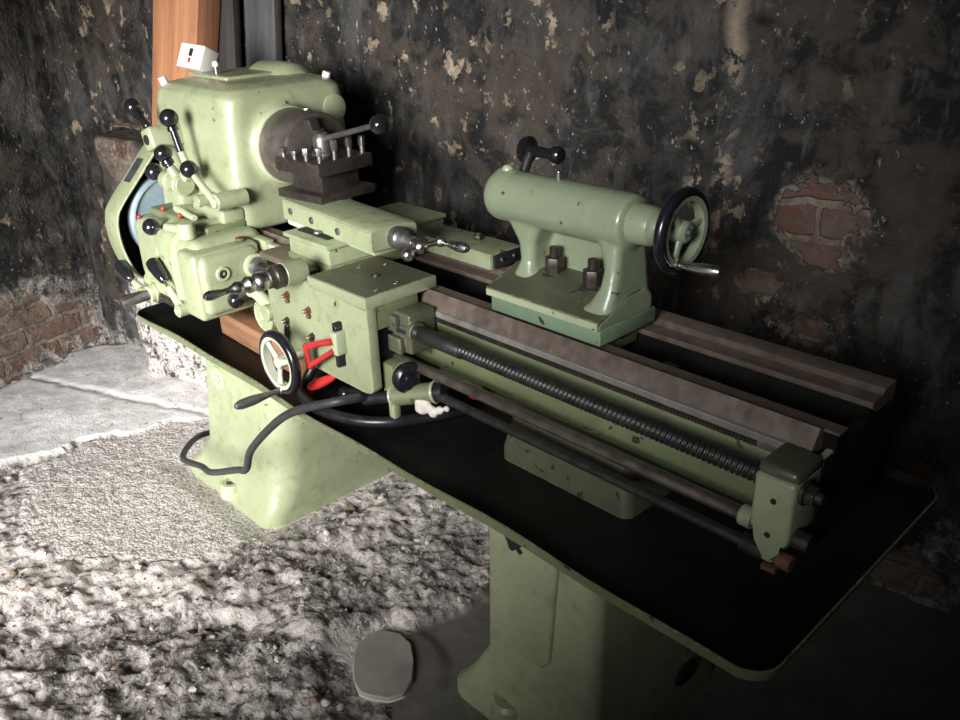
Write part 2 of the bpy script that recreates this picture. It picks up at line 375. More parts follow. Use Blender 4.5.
# floor ------------------------------------------------------------
def inpoly(P, poly):
    x, y = P[:, 0], P[:, 1]; c = np.zeros(len(P), bool); n = len(poly)
    for i in range(n):
        (x0, y0), (x1, y1) = poly[i], poly[(i + 1) % n]
        k = ((y0 > y) != (y1 > y)) & (x < (x1 - x0) * (y - y0) / ((y1 - y0) + 1e-9) + x0); c ^= k
    return c
POLY_W = [(-3.6, .2), (-3.27, .618), (-3.45, 1.05), (-3.3, 1.2), (-2.7, 1.32), (-2.50, 1.10), (-2.66, .72), (-2.80, .30), (-3.2, -.4), (-3.9, -.6)]
POLY_G = [(-2.52, 1.15), (-2.657, .746), (-2.657, .494), (-2.40, .41), (-2.251, .391), (-2.078, .41), (-2.002, .512), (-1.828, .679), (-1.80, .82), (-1.78, 1.3), (-2.3, 1.45)]
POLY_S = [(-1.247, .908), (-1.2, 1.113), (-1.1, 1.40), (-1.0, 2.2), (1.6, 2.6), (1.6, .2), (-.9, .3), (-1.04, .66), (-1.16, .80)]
POLY_L = [(-2.312, .333), (-2.078, .41), (-1.865, .713), (-1.848, .808), (-1.725, .668), (-1.576, .709), (-1.422, .809), (-1.328, .843), (-1.355, .735), (-1.55, .613), (-1.792, .5), (-2.087, .266)]
POLY_D = [(-1.864, .43), (-1.667, .596), (-1.389, .702), (-1.289, .799), (-1.12, .648), (-1.553, .223), (-1.761, .253)]
POLY_E = [(-1.878, .749), (-1.709, .91), (-1.356, .972), (-1.236, 1.166), (-1.146, 1.077), (-1.261, .894), (-1.46, .748), (-1.645, .693)]  # dirt, plus the shaded band along the slab step painted dark
def floor_fn(P):
    w1 = np.stack([fbm(P, 6, 3, 5), fbm(P, 6, 3, 6)], 1) - .5
    Q = P + w1 * .12
    Q2 = P + w1 * .045
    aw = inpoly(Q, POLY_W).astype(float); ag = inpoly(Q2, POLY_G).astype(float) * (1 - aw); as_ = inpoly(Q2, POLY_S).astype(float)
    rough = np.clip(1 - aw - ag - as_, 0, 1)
    z = (fbm(P, 1.3, 3, 9) - .5) * .02
    n5, n20, n60 = fbm(P, 9, 3, 11), fbm(P, 24, 3, 12), fbm(P, 70, 2, 13)
    z = z * (1 - as_)
    lump = np.abs(fbm(P, 16, 4, 15) - .5) * 2
    z += rough * ((n5 - .5) * .045 + (n20 - .5) * .024 + (n60 - .5) * .016 - .012 * lump)
    n110 = fbm(P, 95, 2, 17)
    z += rough * (np.abs(fbm(P, 30, 3, 18) - .5) * -.022 + (n110 - .5) * .012)
    z += ag * ((n110 - .5) * .009 + (n60 - .5) * .004 + .008)
    z += aw * ((n5 - .5) * .012 + .016)
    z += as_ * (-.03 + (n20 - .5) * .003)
    # channel scraped along the white screed
    t = (P[:, 1] - 1.06) - (P[:, 0] + 2.55) * .42
    z += np.clip(1 - np.abs(t + (n20 - .5) * .03) / .022, 0, 1) * -.008 * aw
    dx = np.maximum(np.abs(P[:, 0] + 2.055) - .26, 0); dy = np.maximum(np.abs(P[:, 1] - 1.10) - .235, 0)
    k = np.clip(1 - np.hypot(dx, dy) / .07, 0, 1); z = z * (1 - k) - .006 * k
    k = np.clip(1.25 - np.hypot((P[:, 0] + 1.20) / .125, (P[:, 1] - .80) / .115), 0, .2) * 5; z = z * (1 - k) - .022 * k
    return np.stack([P[:, 0], P[:, 1], z], 1), {'white': aw, 'granular': ag, 'slab': as_, 'rough': rough, 'lime': inpoly(Q, POLY_L) * 1.0, 'grime_shade': np.maximum(inpoly(Q, POLY_D), inpoly(Q, POLY_E)) * 1.0}
t = NT('broken_concrete_floor'); c = t.coord()
at = {k: t.n('ShaderNodeAttribute', attribute_name=k).outputs['Fac'] for k in ('white', 'granular', 'slab', 'rough', 'lime', 'grime_shade')}
big = t.noise(c, 2.5, 4, .6, .3); mid = t.noise(c, 9, 6, .68, .5); fine = t.noise(c, 40, 6, .68); grit = t.noise(c, 170, 4, .65)
ca = t.coord('Object', (1, 1.6, 1)); sp = t.noise(ca, 26, 7, .72, .6)
k = t.math('ADD', t.math('MULTIPLY', sp, .6), t.math('MULTIPLY', mid, .4))
k = t.math('ADD', k, t.math('SUBTRACT', t.math('MULTIPLY', at['lime'], .07), t.math('MULTIPLY', at['grime_shade'], .030)))  # lime lightens; dirt and painted step shade darken
rough_c = t.mix(t.ramp(k, .41, .535), (.082, .070, .063), t.mix(t.ramp(fine, .35, .65), (.40, .36, .335), (.66, .61, .575)))
rough_c = t.mix(t.math('MULTIPLY', t.ramp(t.noise(c, 75, 4, .65, .3), .60, .66), .8), rough_c, (.70, .67, .64))
rough_c = t.mix(t.math('MULTIPLY', t.ramp(t.noise(c, 17, 3, .6, .3), .67, .73), .6), rough_c, (.27, .14, .08))
vor = t.n('ShaderNodeTexVoronoi', i_Vector=c, i_Scale=115.0).outputs['Distance']
gran_c = t.mix(t.ramp(mid, .35, .7), (.52, .475, .445), (.66, .62, .59))
gran_c = t.mix(t.math('MULTIPLY', t.ramp(vor, .55, .80), .75), gran_c, (.22, .19, .17))
white_c = t.mix(t.ramp(mid, .42, .62), (.70, .68, .665), (.88, .87, .86))
white_c = t.mix(t.math('MULTIPLY', t.ramp(t.noise(ca, 22, 7, .74, .7), .585, .66), .85), white_c, (.13, .115, .105))
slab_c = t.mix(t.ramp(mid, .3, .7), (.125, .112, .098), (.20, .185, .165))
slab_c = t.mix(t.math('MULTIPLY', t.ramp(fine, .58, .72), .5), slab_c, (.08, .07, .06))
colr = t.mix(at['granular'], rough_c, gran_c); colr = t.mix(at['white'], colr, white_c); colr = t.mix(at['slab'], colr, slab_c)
h = t.math('ADD', t.math('ADD', t.math('MULTIPLY', fine, .6), t.math('MULTIPLY', t.math('MULTIPLY', sp, at['rough']), .9)), t.math('ADD', t.math('MULTIPLY', grit, .45), t.math('MULTIPLY', t.math('MULTIPLY', vor, at['granular']), -.40)))
h = t.math('MULTIPLY', h, t.math('SUBTRACT', 1.0, t.math('MULTIPLY', at['slab'], .75)))
t.bump(h, .65, .012)
M['floor'] = t.out(Base_Color=colr, Roughness=.85, Specular_IOR_Level=.25)
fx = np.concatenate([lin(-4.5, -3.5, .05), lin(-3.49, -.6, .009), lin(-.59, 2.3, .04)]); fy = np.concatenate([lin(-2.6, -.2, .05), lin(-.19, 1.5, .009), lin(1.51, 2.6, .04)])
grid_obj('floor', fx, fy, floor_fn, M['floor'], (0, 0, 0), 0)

# ------------------------------------------------------------------ the lathe
lathe = empty('metal_lathe', (-1.3, 1.07, 0), 'old pale green metal turning lathe standing on two cast pedestals', 'lathe')

# bed
b = B()
b.box(-2.15, -.385, .955, .985, .685, .797, 'green_dirty', .004)
b.box(-2.15, -.385, 1.135, 1.185, .66, .80, 'green_dirty', .004)
b.box(-2.15, -.385, .948, .990, .683, .697, 'green_dirty', .004)               # moulding along the lower edge
for x in (-.40, -.72, -1.04, -1.36, -1.72): b.box(x - .015, x + .015, .97, 1.15, .66, .775, 'green_dirty', .004)
b.box(-.40, -.375, .955, 1.19, .66, .80, 'black_oil_shade', .006)  # end plate: its shade is put into the colour
bed = build('bed', b, lathe)
b = B()
b.prism([(-2.15, 1.01, .775), (-2.15, 1.01, .83), (-2.15, .977, .83), (-2.15, .974, .836), (-2.15, .956, .807), (-2.15, .953, .797), (-2.15, .953, .786), (-2.15, .975, .775)], (1.755, 0, 0), 'steel_way', .0008, 1)
b.prism([(-2.15, .9585, .8095), (-2.15, .951, .8075), (-2.15, .951, .797), (-2.15, .957, .797)], (1.753, 0, 0), 'steel_soft', .0008, 1)
b.box(-.396, -.374, .985, 1.01, .826, .83, 'steel_way', .0008, 1); b.box(-.396, -.376, .985, 1.01, .79, .826, 'black_oil_shade', .0008, 1); b.box(-.388, -.379, .957, .988, .799, .8035, 'green_light', .001, 1)  # black block paints in the notch's shade under the strip end
build('front_way', b, bed, 'worn brown steel slideway at the front')
b = B()
b.prism([(-2.15, 1.19, .79), (-2.15, 1.19, .83), (-2.15, 1.152, .83), (-2.15, 1.146, .821), (-2.15, 1.114, .821), (-2.15, 1.114, .812), (-2.15, 1.15, .79)], (1.765, 0, 0), 'steel_way', .0008, 1)
b.box(-2.15, -.39, 1.118, 1.15, .70, .813, 'black_oil_shade', .001, 1)  # dark rail: shade between the ways painted on
build('back_way', b, bed, 'worn brown steel slideway at the back')
b = B(); b.box(-1.14, -.47, .950, .956, .788, .7955, 'steel_dark', .0005, 1)
for i in range(110):
    x = -1.135 + i * .00604; b.box(x, x + .0032, .9475, .951, .789, .795, 'steel_dark', 0)
build('gear_rack', b, bed, 'dark toothed rack under the front way')
b = B(); b.loft([rrect(-.95, -.66, .93, 1.21, .576, .02), rrect(-.95, -.66, .93, 1.21, .60, .02), rrect(-.93, -.68, .945, 1.195, .69, .02)], 'green_oil_shade')  # foot coloured dark to paint in the shade around it
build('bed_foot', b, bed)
b = B(); b.loft([rrect(-2.10, -1.76, .95, 1.21, .576, .02), rrect(-2.10, -1.76, .95, 1.21, .60, .02), rrect(-2.08, -1.78, .955, 1.195, .69, .02)], 'green_oil_shade')  # dark colour carries painted shade on this foot too
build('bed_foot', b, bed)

# pedestals
def pedestal(xs_top, ys_top, xs_mid, ys_mid, xs_base, ys_base, zb, rt, rm, rb):
    b = B()
    def L(X, Y, z, r): return rrect(X[0], X[1], Y[0], Y[1], z, r, 8)
    lp = lambda a, c, f: (a[0] + (c[0] - a[0]) * f, a[1] + (c[1] - a[1]) * f)
    loops = [L(xs_base, ys_base, zb, rb), L(xs_base, ys_base, zb + .03, rb)]
    for f, g in ((.30, .35), (.55, .62), (.80, .84), (1, 1)):
        q = f ** .65
        z = zb + .03 + (.13 - zb - .03) * g
        loops.append(L(lp(xs_base, xs_mid, q), lp(ys_base, ys_mid, q), z, tuple(a + (c - a) * q for a, c in zip((rb,) * 4 if not isinstance(rb, tuple) else rb, rm))))
    for f in (.25, .5, .75, 1): loops.append(L(lp(xs_mid, xs_top, f), lp(ys_mid, ys_top, f), .13 + .443 * f, tuple(a + (c - a) * f for a, c in zip(rm, rt))))
    b.loft(loops, 'green'); return b
b = pedestal((-2.165, -1.77), (.945, 1.27), (-2.215, -1.785), (.915, 1.30), (-2.31, -1.80), (.87, 1.33), -.012, (.05, .085, .06, .05), (.05, .08, .06, .05), (.07, .06, .05, .05))
leg1 = build('pedestal', b, lathe, 'taller pale green pedestal under the headstock', angle=50)
b = B(); b.lathe((-2.08, .930, .355), (0, -1, .03), [(-.01, .036), (.003, .036), (.006, .032), (.006, .030), (.004, .029), (.004, .001)], 'green_light', 36)
for a, dx, dz in ((1, -.012, 0), (-1, -.003, 0), (1, .008, 0)): b.box(-2.08 + dx - .002, -2.08 + dx + .002, .922, .927, .337, .373, 'green_light', .001, 1, ry=.35 * a)
b.box(-2.072, -2.069, .922, .927, .339, .371, 'green_light', .001, 1); b.box(-2.064, -2.056, .922, .927, .353, .357, 'green_light', .001, 1)
build('maker_emblem', b, leg1, 'raised round maker emblem')
b = B()
b.lathe((-2.02, .885, .035), (0, 0, 1), [(-.02, .034), (.014, .033), (.022, .026), (.022, .014), (.010, .013)], 'green_light', 24); b.hexn((-2.02, .885, .045), (0, 0, 1), .012, .010, 'rust')
build('foot_bolt', b, leg1)
b = B()
for i, (x, w_) in enumerate(((-2.150, .004), (-2.132, .006), (-2.114, .008))): b.ball((x, .933, .425 - i * .002), w_, 'black_void', 12, (1, .3, .9))
build('worn_stamp_mark', b, leg1, 'small black stamped marks')

b = pedestal((-.955, -.69), (.895, 1.25), (-.97, -.69), (.895, 1.27), (-1.065, -.672), (.868, 1.31), -.04, (.02, .03, .04, .04), (.025, .03, .04, .04), (.05, .04, .03, .04))
leg2 = build('pedestal', b, lathe, 'shaded green pedestal under the tailstock end', angle=50)
b = B(); b.prism([(-.935, .899, .53), (-.765, .899, .53), (-.79, .899, .21), (-.81, .899, .185), (-.945, .899, .185)], (0, -.013, 0), 'green', .008, 3)
build('raised_panel', b, leg2)
b = B(); b.lathe((-.90, .893, .0), (0, 0, 1), [(-.03, .042), (.034, .040), (.042, .032), (.042, .015), (.028, .014)], 'green', 24); b.hexn((-.90, .893, .026), (0, 0, 1), .012, .012, 'rust')
build('foot_bolt', b, leg2)
b = B(); b.ball((-.668, 1.17, .07), .035, 'black_void', 16, (.25, 1.0, .75)); build('cast_pocket', b, leg2)
b = B()
for p, q in (((-.895, .470), (-.880, .432)), ((-.880, .432), (-.858, .452)), ((-.893, .464), (-.855, .432)), ((-.90, .476), (-.888, .448))): b.tube([(p[0], .888, p[1]), (q[0], .888, q[1])], .0065, 'black_void', 8)
build('paint_knock', b, leg2, 'black broken patch in the paint')

# chip tray: pressed sheet, floor and turned-up rim
X0, X1, Y0, Y1 = -2.14, -.325, .755, 1.34
def wob(x, y): return .0025 * math.sin(x * 7.1 + 1) + .002 * math.sin(x * 17 + y * 3)
b = B()
def ring(x0, x1, y0, y1, z, r, n=7, wv=1.0):
    # rounded rectangle with many points along its long sides so that the sheet can wave a little
    P = []
    for (cx, cy, a0, x_e, y_e) in ((x0 + r, y0 + r, PI, 1, 0), (x1 - r, y0 + r, 1.5 * PI, 0, 1), (x1 - r, y1 - r, 0, -1, 0), (x0 + r, y1 - r, .5 * PI, 0, -1)):
        arc = [V((cx + r * math.cos(a0 + .5 * PI * i / n), cy + r * math.sin(a0 + .5 * PI * i / n), z)) for i in range(n + 1)]
        P += arc
        if x_e: 
            L_ = (x1 - x0 - 2 * r); P += [arc[-1] + V((x_e * L_ * k / 30, 0, 0)) for k in range(1, 30)]
        else:
            L_ = (y1 - y0 - 2 * r); P += [arc[-1] + V((0, y_e * L_ * k / 10, 0)) for k in range(1, 10)]
    return [V((p.x, p.y + .5 * wv * wob(p.x, p.y), p.z + wv * wob(p.x, p.y))) for p in P]
def shell(b, rings, m):
    b.loft(rings, m, caps=False)
shell(b, [ring(X0 + .016, X1 - .016, Y0 + .016, Y1 - .016, .574, .036, wv=0), ring(X0 + .004, X1 - .004, Y0 + .004, Y1 - .004, .582, .042, wv=.6), ring(X0, X1, Y0, Y1, .60, .046)], 'green_dirty')
shell(b, [ring(X0, X1, Y0, Y1, .60, .046), ring(X0 + .003, X1 - .003, Y0 + .003, Y1 - .003, .601, .043)], 'green_dirty')
shell(b, [ring(X0 + .003, X1 - .003, Y0 + .003, Y1 - .003, .601, .043), ring(X0 + .007, X1 - .007, Y0 + .007, Y1 - .007, .584, .039, wv=.6), ring(X0 + .02, X1 - .02, Y0 + .02, Y1 - .02, .5765, .032, wv=0)], 'black_oil_shade')
top = ring(X0 + .02, X1 - .02, Y0 + .02, Y1 - .02, .5765, .032, wv=0); bot = ring(X0 + .016, X1 - .016, Y0 + .016, Y1 - .016, .574, .036, wv=0)
tmp = bmesh.new(); tmp.faces.new([tmp.verts.new(p) for p in top]); b.add(tmp, 'black_oil_shade')
tmp = bmesh.new(); tmp.faces.new([tmp.verts.new(p) for p in bot][::-1]); b.add(tmp, 'green_dirty')
tray = build('chip_tray', b, lathe, 'wide sheet metal tray, black and oily inside')

# rods
def thread_rod(x0, x1, y, z, r, amp, pitch, n=18, per=7):
    b = B(); tmp = bmesh.new(); N = int((x1 - x0) / pitch * per); R = []
    for i in range(N + 1):
        x = x0 + (x1 - x0) * i / N; L = []
        for k in range(n):
            a = 2 * PI * k / n; ph = ((x - x0) / pitch + k / n) % 1.0
            rr = r - amp * max(0, min(1, (abs(ph - .5) * 2 - .38) / .24))
            L.append(tmp.verts.new((x, y + rr * math.cos(a), z + rr * math.sin(a))))
        R.append(L)
    for p, q in zip(R, R[1:]):
        for k in range(n): tmp.faces.new((p[k], p[(k + 1) % n], q[(k + 1) % n], q[k]))
    tmp.faces.new(R[0][::-1]); tmp.faces.new(R[-1]); b.add(tmp, 'rod_dark'); return b
LS = (.895, .786); FR = (.895, .715); CRD = (.895, .673)
b = thread_rod(-1.0, -.43, LS[0], LS[1], .0135, .0028, .0086)
b.cyl((-1.11, *LS), (-1.0, *LS), .0150, 'rod_dark'); b.cyl((-1.74, *LS), (-1.10, *LS), .0125, 'rod_dark')
build('lead_screw', b, lathe, 'dark threaded screw rod', angle=60)
b = B(); b.cyl((-1.74, *FR), (-.425, *FR), .0105, 'rod_mid'); build('feed_rod', b, lathe, 'brown polished rod')
b = B(); b.cyl((-1.74, *CRD), (-.42, *CRD), .0085, 'rod_dark'); build('control_rod', b, lathe, 'thin dark rod lowest of three')

# right-hand bracket of the rods
b = B()
b.prism([(-.432, .880, .798), (-.376, .880, .798), (-.376, .880, .712), (-.379, .880, .700), (-.392, .880, .694), (-.392, .880, .668), (-.412, .880, .668), (-.416, .880, .700), (-.432, .880, .715)], (0, .075, 0), 'green', .006, 3)
b.box(-.432, -.376, .885, .955, .790, .812, 'green_oil_shade', .008, 3)
br = build('rod_bracket', b, lathe)
b = B()
b.cyl((-.372, *LS), (-.366, *LS), .017, 'steel_dark'); b.hexn((-.366, *LS), (1, 0, 0), .0145, .012, 'steel_dark'); b.cyl((-.355, *LS), (-.345, *LS), .008, 'steel_dark')
build('lock_nut', b, br, 'dark steel lock nut')
b = B(); b.cyl((-.374, *FR), (-.352, *FR), .013, 'steel_dark'); build('rod_end_collar', b, br, 'dark steel collar')
b = B(); b.cyl((-.450, *FR), (-.432, *FR), .015, 'green'); build('rod_flange', b, br)
b = B(); b.cyl((-.445, *CRD), (-.41, *CRD), .014, 'rod_dark'); b.cyl((-.392, .895, .672), (-.372, .895, .672), .012, 'rust'); b.box(-.405, -.385, .874, .884, .660, .668, 'rust', .001)
build('rod_end_clamp', b, br, 'rusty clamp at the bottom')
for x, z in ((-.402, .765), (-.404, .712)):
    b = B(); b.cyl((x, .8815, z), (x, .8785, z), .0042, 'black_void', n=14, ch=.0003); build('screw_hole', b, br, 'dark screw hole')

# headstock: cast box with sloped shoulders, collar round the spindle and a dome on the back
b = B()
b.loft([rrect(-2.22, -1.795, .922, 1.264, .832, (.03, .045, .03, .03)), rrect(-2.21, -1.796, .925, 1.264, .95, (.03, .042, .03, .03)), rrect(-2.185, -1.798, .934, 1.264, 1.10, (.035, .040, .035, .04)), rrect(-2.172, -1.799, .938, 1.262, 1.136, (.04, .040, .04, .045)), rrect(-2.155, -1.815, .955, 1.25, 1.152, (.05, .045, .05, .05)), rrect(-2.12, -1.85, .99, 1.23, 1.161, (.05, .05, .05, .05))], 'green')
b.lathe((-1.815, 1.075, 1.02), (1, 0, 0), [(0, .11), (.018, .098), (.030, .090)], 'green', 40)
head = build('headstock', b, lathe, 'tall rounded cast green headstock', cast=(.0055, 7))
b = B(); b.loft([rrect(-2.115, -1.945, 1.022, 1.185, 1.150, .008), rrect(-2.115, -1.945, 1.022, 1.185, 1.165, .008), rrect(-2.112, -1.948, 1.025, 1.182, 1.168, .007)], 'green')
build('top_cover', b, head)
b = B(); b.lathe((-2.10, 1.20, 1.108), (1, 0, 0), [(0, .03), (.015, .068), (.04, .078), (.15, .078), (.175, .072), (.19, .058), (.197, .02)], 'green', 40)
build('gear_dome', b, head, 'rounded dome behind the top cover')
b = B(); b.lathe((-1.806, 1.222, 1.085), (1, 0, 0), [(0, .033), (.010, .033), (.012, .030), (.012, 0)], 'green', 32)
build('bore_plug', b, head)
b = B(); b.lathe((-1.803, 1.075, 1.02), (1, 0, 0), [(0, .092), (.026, .0915), (.030, .089), (.030, .07)], 'green_light', 48)
build('spindle_collar', b, head, 'pale ring round the chuck')
b = B(); b.cyl((-2.142, .962, 1.140), (-2.144, .954, 1.164), .0105, 'cream'); build('filler_cap', b, head, 'white filler cap')
b = B(); b.cyl((-1.845, 1.235, 1.145), (-1.840, 1.24, 1.166), .010, 'cream'); build('filler_cap', b, head, 'white filler cap')
b = B(); b.cyl((-2.03, 1.045, 1.164), (-2.03, 1.045, 1.186), .006, 'steel_grey'); b.ball((-2.03, 1.045, 1.191), .0085, 'cream', 14); b.cyl((-2.055, 1.06, 1.165), (-2.055, 1.06, 1.182), .007, 'white_rag')
build('oil_nipple', b, head, 'small pale oil fitting')

# chuck
CX, CY, CZ = -1.775, 1.075, 1.02
chk = None
b = B(); b.lathe((CX, CY, CZ), (1, 0, 0), [(0, .060), (.002, .085), (.004, .087), (.106, .087), (.111, .085), (.113, .081), (.113, .020), (.08, .018), (.08, 0)], 'steel_chuck', 64)
chk = build('chuck', b, lathe, 'brown steel three-jaw chuck')
for k in range(3):
    a = PI / 2 + .22 + k * 2 * PI / 3; d = V((0, math.cos(a), math.sin(a)))
    b = B()
    b.box(0, .022, -.011, .011, .018, .078, 'steel_dark', .0015); b.box(.02, .040, -.010, .010, .018, .055, 'steel_dark', .0015); b.box(.038, .055, -.009, .009, .018, .036, 'steel_dark', .0015)
    b.bm.transform(Matrix.Translation((CX + .110, CY, CZ)) @ Matrix.Rotation(a - PI / 2, 4, 'X'))
    build('jaw', b, chk, 'dark stepped jaw')
for k in range(3):
    a = PI + .35 + k * 2 * PI / 3; d = V((0, math.cos(a), math.sin(a))); p = V((CX + .060, CY, CZ))
    b = B(); b.lathe(p + d * .0855, d, [(0, .010), (.0035, .010), (.0035, .0065), (.0005, .006), (.0005, 0)], 'chrome', 20)
    build('key_socket', b, chk, 'bright key socket')

# belt guard at the far end: a cover wrapped round the pulley, open towards the machine
prof = [(1.24, .66), (1.15, .615), (.98, .605), (.89, .618), (.84, .64), (.812, .67), (.798, .705), (.789, .745), (.786, .785), (.790, .82), (.806, .853), (.874, .926), (.926, .981), (.945, .993), (.98, .998), (1.15, .998), (1.24, .98)]
cen = V((0, 1.05, .80))
def _cr(P, n=5):
    o = []
    for i in range(len(P) - 1):
        a, b_, c_, d_ = P[max(i - 1, 0)], P[i], P[i + 1], P[min(i + 2, len(P) - 1)]
        for k in range(n):
            t = k / n; o.append(tuple(.5 * (2 * b_[j] + (c_[j] - a[j]) * t + (2 * a[j] - 5 * b_[j] + 4 * c_[j] - d_[j]) * t * t + (3 * b_[j] - a[j] - 3 * c_[j] + d_[j]) * t ** 3) for j in (0, 1)))
    return o + [P[-1]]
prof = _cr(prof)
def off(p, d): q = V((0, p[0], p[1])); return q + (cen - q).normalized() * d
b = B()
outer = [[V((-2.292, p[0], p[1])) + (off(p, .014) - V((0, p[0], p[1]))) for p in prof], [V((-2.286, p[0], p[1])) + (off(p, .004) - V((0, p[0], p[1]))) for p in prof], [V((-2.276, p[0], p[1])) for p in prof], [V((-2.200, p[0], p[1])) for p in prof]]
b.loft(outer, 'green', caps=False)
b.loft([outer[-1], [V((-2.1985, *off(p, .003).yz)) for p in prof], [V((-2.200, *off(p, .006).yz)) for p in prof]], 'green_light', caps=False)
b.loft([[V((-2.200, *off(p, .006).yz)) for p in prof], [V((-2.270, *off(p, .006).yz)) for p in prof]], 'black_void', caps=False)
for x, d, m in ((-2.292, .014, 'green'), (-2.270, .006, 'black_void')):
    tmp = bmesh.new(); tmp.faces.new([tmp.verts.new(V((x, *off(p, d).yz))) for p in prof]); b.add(tmp, m)
guard = build('belt_guard', b, lathe, 'rounded green guard, black inside')
n_ = V((0, -.73, .68)); t_ = V((0, .68, .73)); pc = V((-2.243, .878, .930)) + n_ * .0015
b = B(); b.prism([pc + V((-.017, 0, 0)) - t_ * .036, pc + V((.017, 0, 0)) - t_ * .036, pc + V((.017, 0, 0)) + t_ * .036, pc + V((-.017, 0, 0)) + t_ * .036], n_ * .0015, 'plate_grey', .0005, 1)
build('name_plate', b, guard, 'blued metal name plate')
b = B(); b.lathe((-2.238, .950, .795), (1, 0, 0), [(0, .118), (.004, .122), (.03, .122), (.034, .118), (.036, .112), (.030, .108), (.028, .045), (.050, .042), (.052, .038), (.052, 0)], 'blue_pulley', 56)
build('belt_pulley', b, lathe, 'blue-grey belt pulley')

# quick-change gearbox under the headstock
b = B()
def rbox(b, x0, x1, y0, y1, z0, z1, r, m): b.box(x0, x1, y0, y1, z0, z1, m, r, 4)
rbox(b, -2.17, -1.96, .812, .97, .665, .838, .030, 'green'); rbox(b, -2.0, -1.83, .793, .97, .668, .850, .028, 'green'); rbox(b, -1.86, -1.75, .778, .96, .668, .852, .028, 'green')
for x, y, z in ((-1.975, .812, .838), (-1.845, .790, .852)):
    b.tube([(x - .02, y - .004, z - .16), (x - .02, y - .008, z - .06), (x - .012, y + .0, z - .015), (x, y + .025, z + .006), (x + .015, y + .08, z + .012), (x + .02, y + .15, z + .012)], .014, 'green')
rbox(b, -2.15, -1.80, .80, .97, .648, .69, .02, 'green')
gear = build('gearbox', b, lathe, 'rounded cast gearbox with stepped ribs', cast=(.0045, 4))
b = B(); b.box(-1.80, -1.702, .766, .915, .690, .832, 'green', .020, 5); b.box(-1.80, -1.715, .757, .922, .680, .836, 'green', .012, 4)
gcov = build('end_cover', b, gear, 'smooth end cover with rounded edges')
b = B(); b.lathe((-1.704, .816, .786), (1, 0, 0), [(0, .017), (.004, .017), (.006, .015), (.006, .010), (.003, .0098)], 'green_light', 28, caps=False); b.lathe((-1.704, .816, .786), (1, 0, 0), [(.0, .010), (.0045, .010), (.0045, .0055), (.001, .005), (.001, 0)], 'rod_dark', 24)
build('socket_plug', b, gear, 'dark socket plug')
b = B(); b.lathe((-1.705, .895, .786), (1, 0, 0), [(0, .026), (.012, .026), (.015, .022), (.030, .021), (.032, .018)], 'steel_grey', 32); b.lathe((-1.70, .895, .786), (1, 0, 0), [(0, .029), (.008, .029), (.010, .026)], 'green_light', 32)
build('shaft_collar', b, gear, 'grey collar where the screw leaves')
b = B(); b.lathe((-1.745, .893, .838), (0, 0, 1), [(0, .012), (.005, .012), (.006, .009), (.006, 0)], 'rust', 18)
build('rusty_plug', b, gear, 'rusty plug on top')
b = B(); b.lathe((-1.775, .835, .836), (0, 0, 1), [(0, .008), (.005, .007), (.007, .004), (.007, 0)], 'steel_dark', 16)
build('oil_plug', b, gear)
b = B(); b.box(-1.83, -1.70, .93, .953, .775, .835, 'green', .004); b.box(-1.70, -1.62, .935, .953, .800, .828, 'green_light', .003)
build('mounting_ledge', b, gear)
# square drive shaft sticking out of the lower left
b = B(); b.cyl((-2.07, .86, .655), (-2.07, .795, .655), .026, 'green'); b.cyl((-2.07, .80, .655), (-2.07, .782, .653), .022, 'green_light')
b.cyl((-2.07, .79, .654), (-2.078, .716, .646), .0135, 'steel_grey'); b.box(-2.0795, -2.0665, .718, .770, .657, .666, 'steel_dark', .001)
build('drive_shaft', b, gear, 'steel shaft end with keyway')
b = B(); b.box(-2.05, -1.92, .80, .90, .640, .662, 'rust', .004); b.cyl((-2.03, .80, .652), (-1.93, .80, .652), .010, 'steel_dark')
build('shift_rail', b, gear, 'dark rusty shift rail')
def grip(p0, p1, p2, hub=None):
    """black tapered grip p0..p1 on an arm that ends at the pivot p2"""
    b = B(); p0, p1, p2 = V(p0), V(p1), V(p2); L = (p1 - p0).length
    b.lathe(p0, p1 - p0, [(0, 0), (.002, .009), (.008, .0155), (L * .3, .0175), (L * .7, .0150), (L * .95, .0115), (L, .009), (L, 0)], 'black_knob', 24)
    q = p1 + (p2 - p1) * .22
    b.cyl(p1 - (p1 - p0) * .05, q, .005, 'chrome'); b.cyl(q, p2, .0085, 'green_light', .0115)
    b.cyl(p2 + V((0, -.014, 0)), p2 + V((0, .035, 0)), .0155, 'green'); b.cyl(p2 + V((0, -.018, 0)), p2 + V((0, -.013, 0)), .009, 'green_light')
    return b
build('shift_lever', grip((-2.228, .782, .705), (-2.165, .782, .672), (-2.088, .782, .655)), gear, 'black tapered grip on a green arm')
build('shift_lever', grip((-1.985, .772, .768), (-1.922, .772, .728), (-1.850, .772, .673)), gear, 'black tapered grip on a green arm')
def ball_lever(pb, pm, pe, rb=.021, rod=.006, m1='black_paint', m2='green', r2=.011, hub=None):
    b = B(); pb, pm, pe = V(pb), V(pm), V(pe)
    b.ball(pb, rb, 'black_knob', 28); d = (pm - pb).normalized()
    b.cyl(pb + d * rb * .9, pb + d * (rb + .008), rod * 1.5, 'black_knob'); b.cyl(pb + d * rb, pm, rod, m1); b.cyl(pm, pe, r2 * .8, m2, r2); b.ball(pe, r2 * 1.1, m2, 16)
    if hub: b.cyl(pe - V(hub), pe + V(hub), r2 * 1.55, m2)
    return b
build('ball_lever', ball_lever((-1.985, .79, .846), (-1.895, .79, .863), (-1.800, .795, .872), .0205, .0055, 'chrome', 'green_light', .012, (0, 0, .018)), gear, 'black ball on a bright rod')
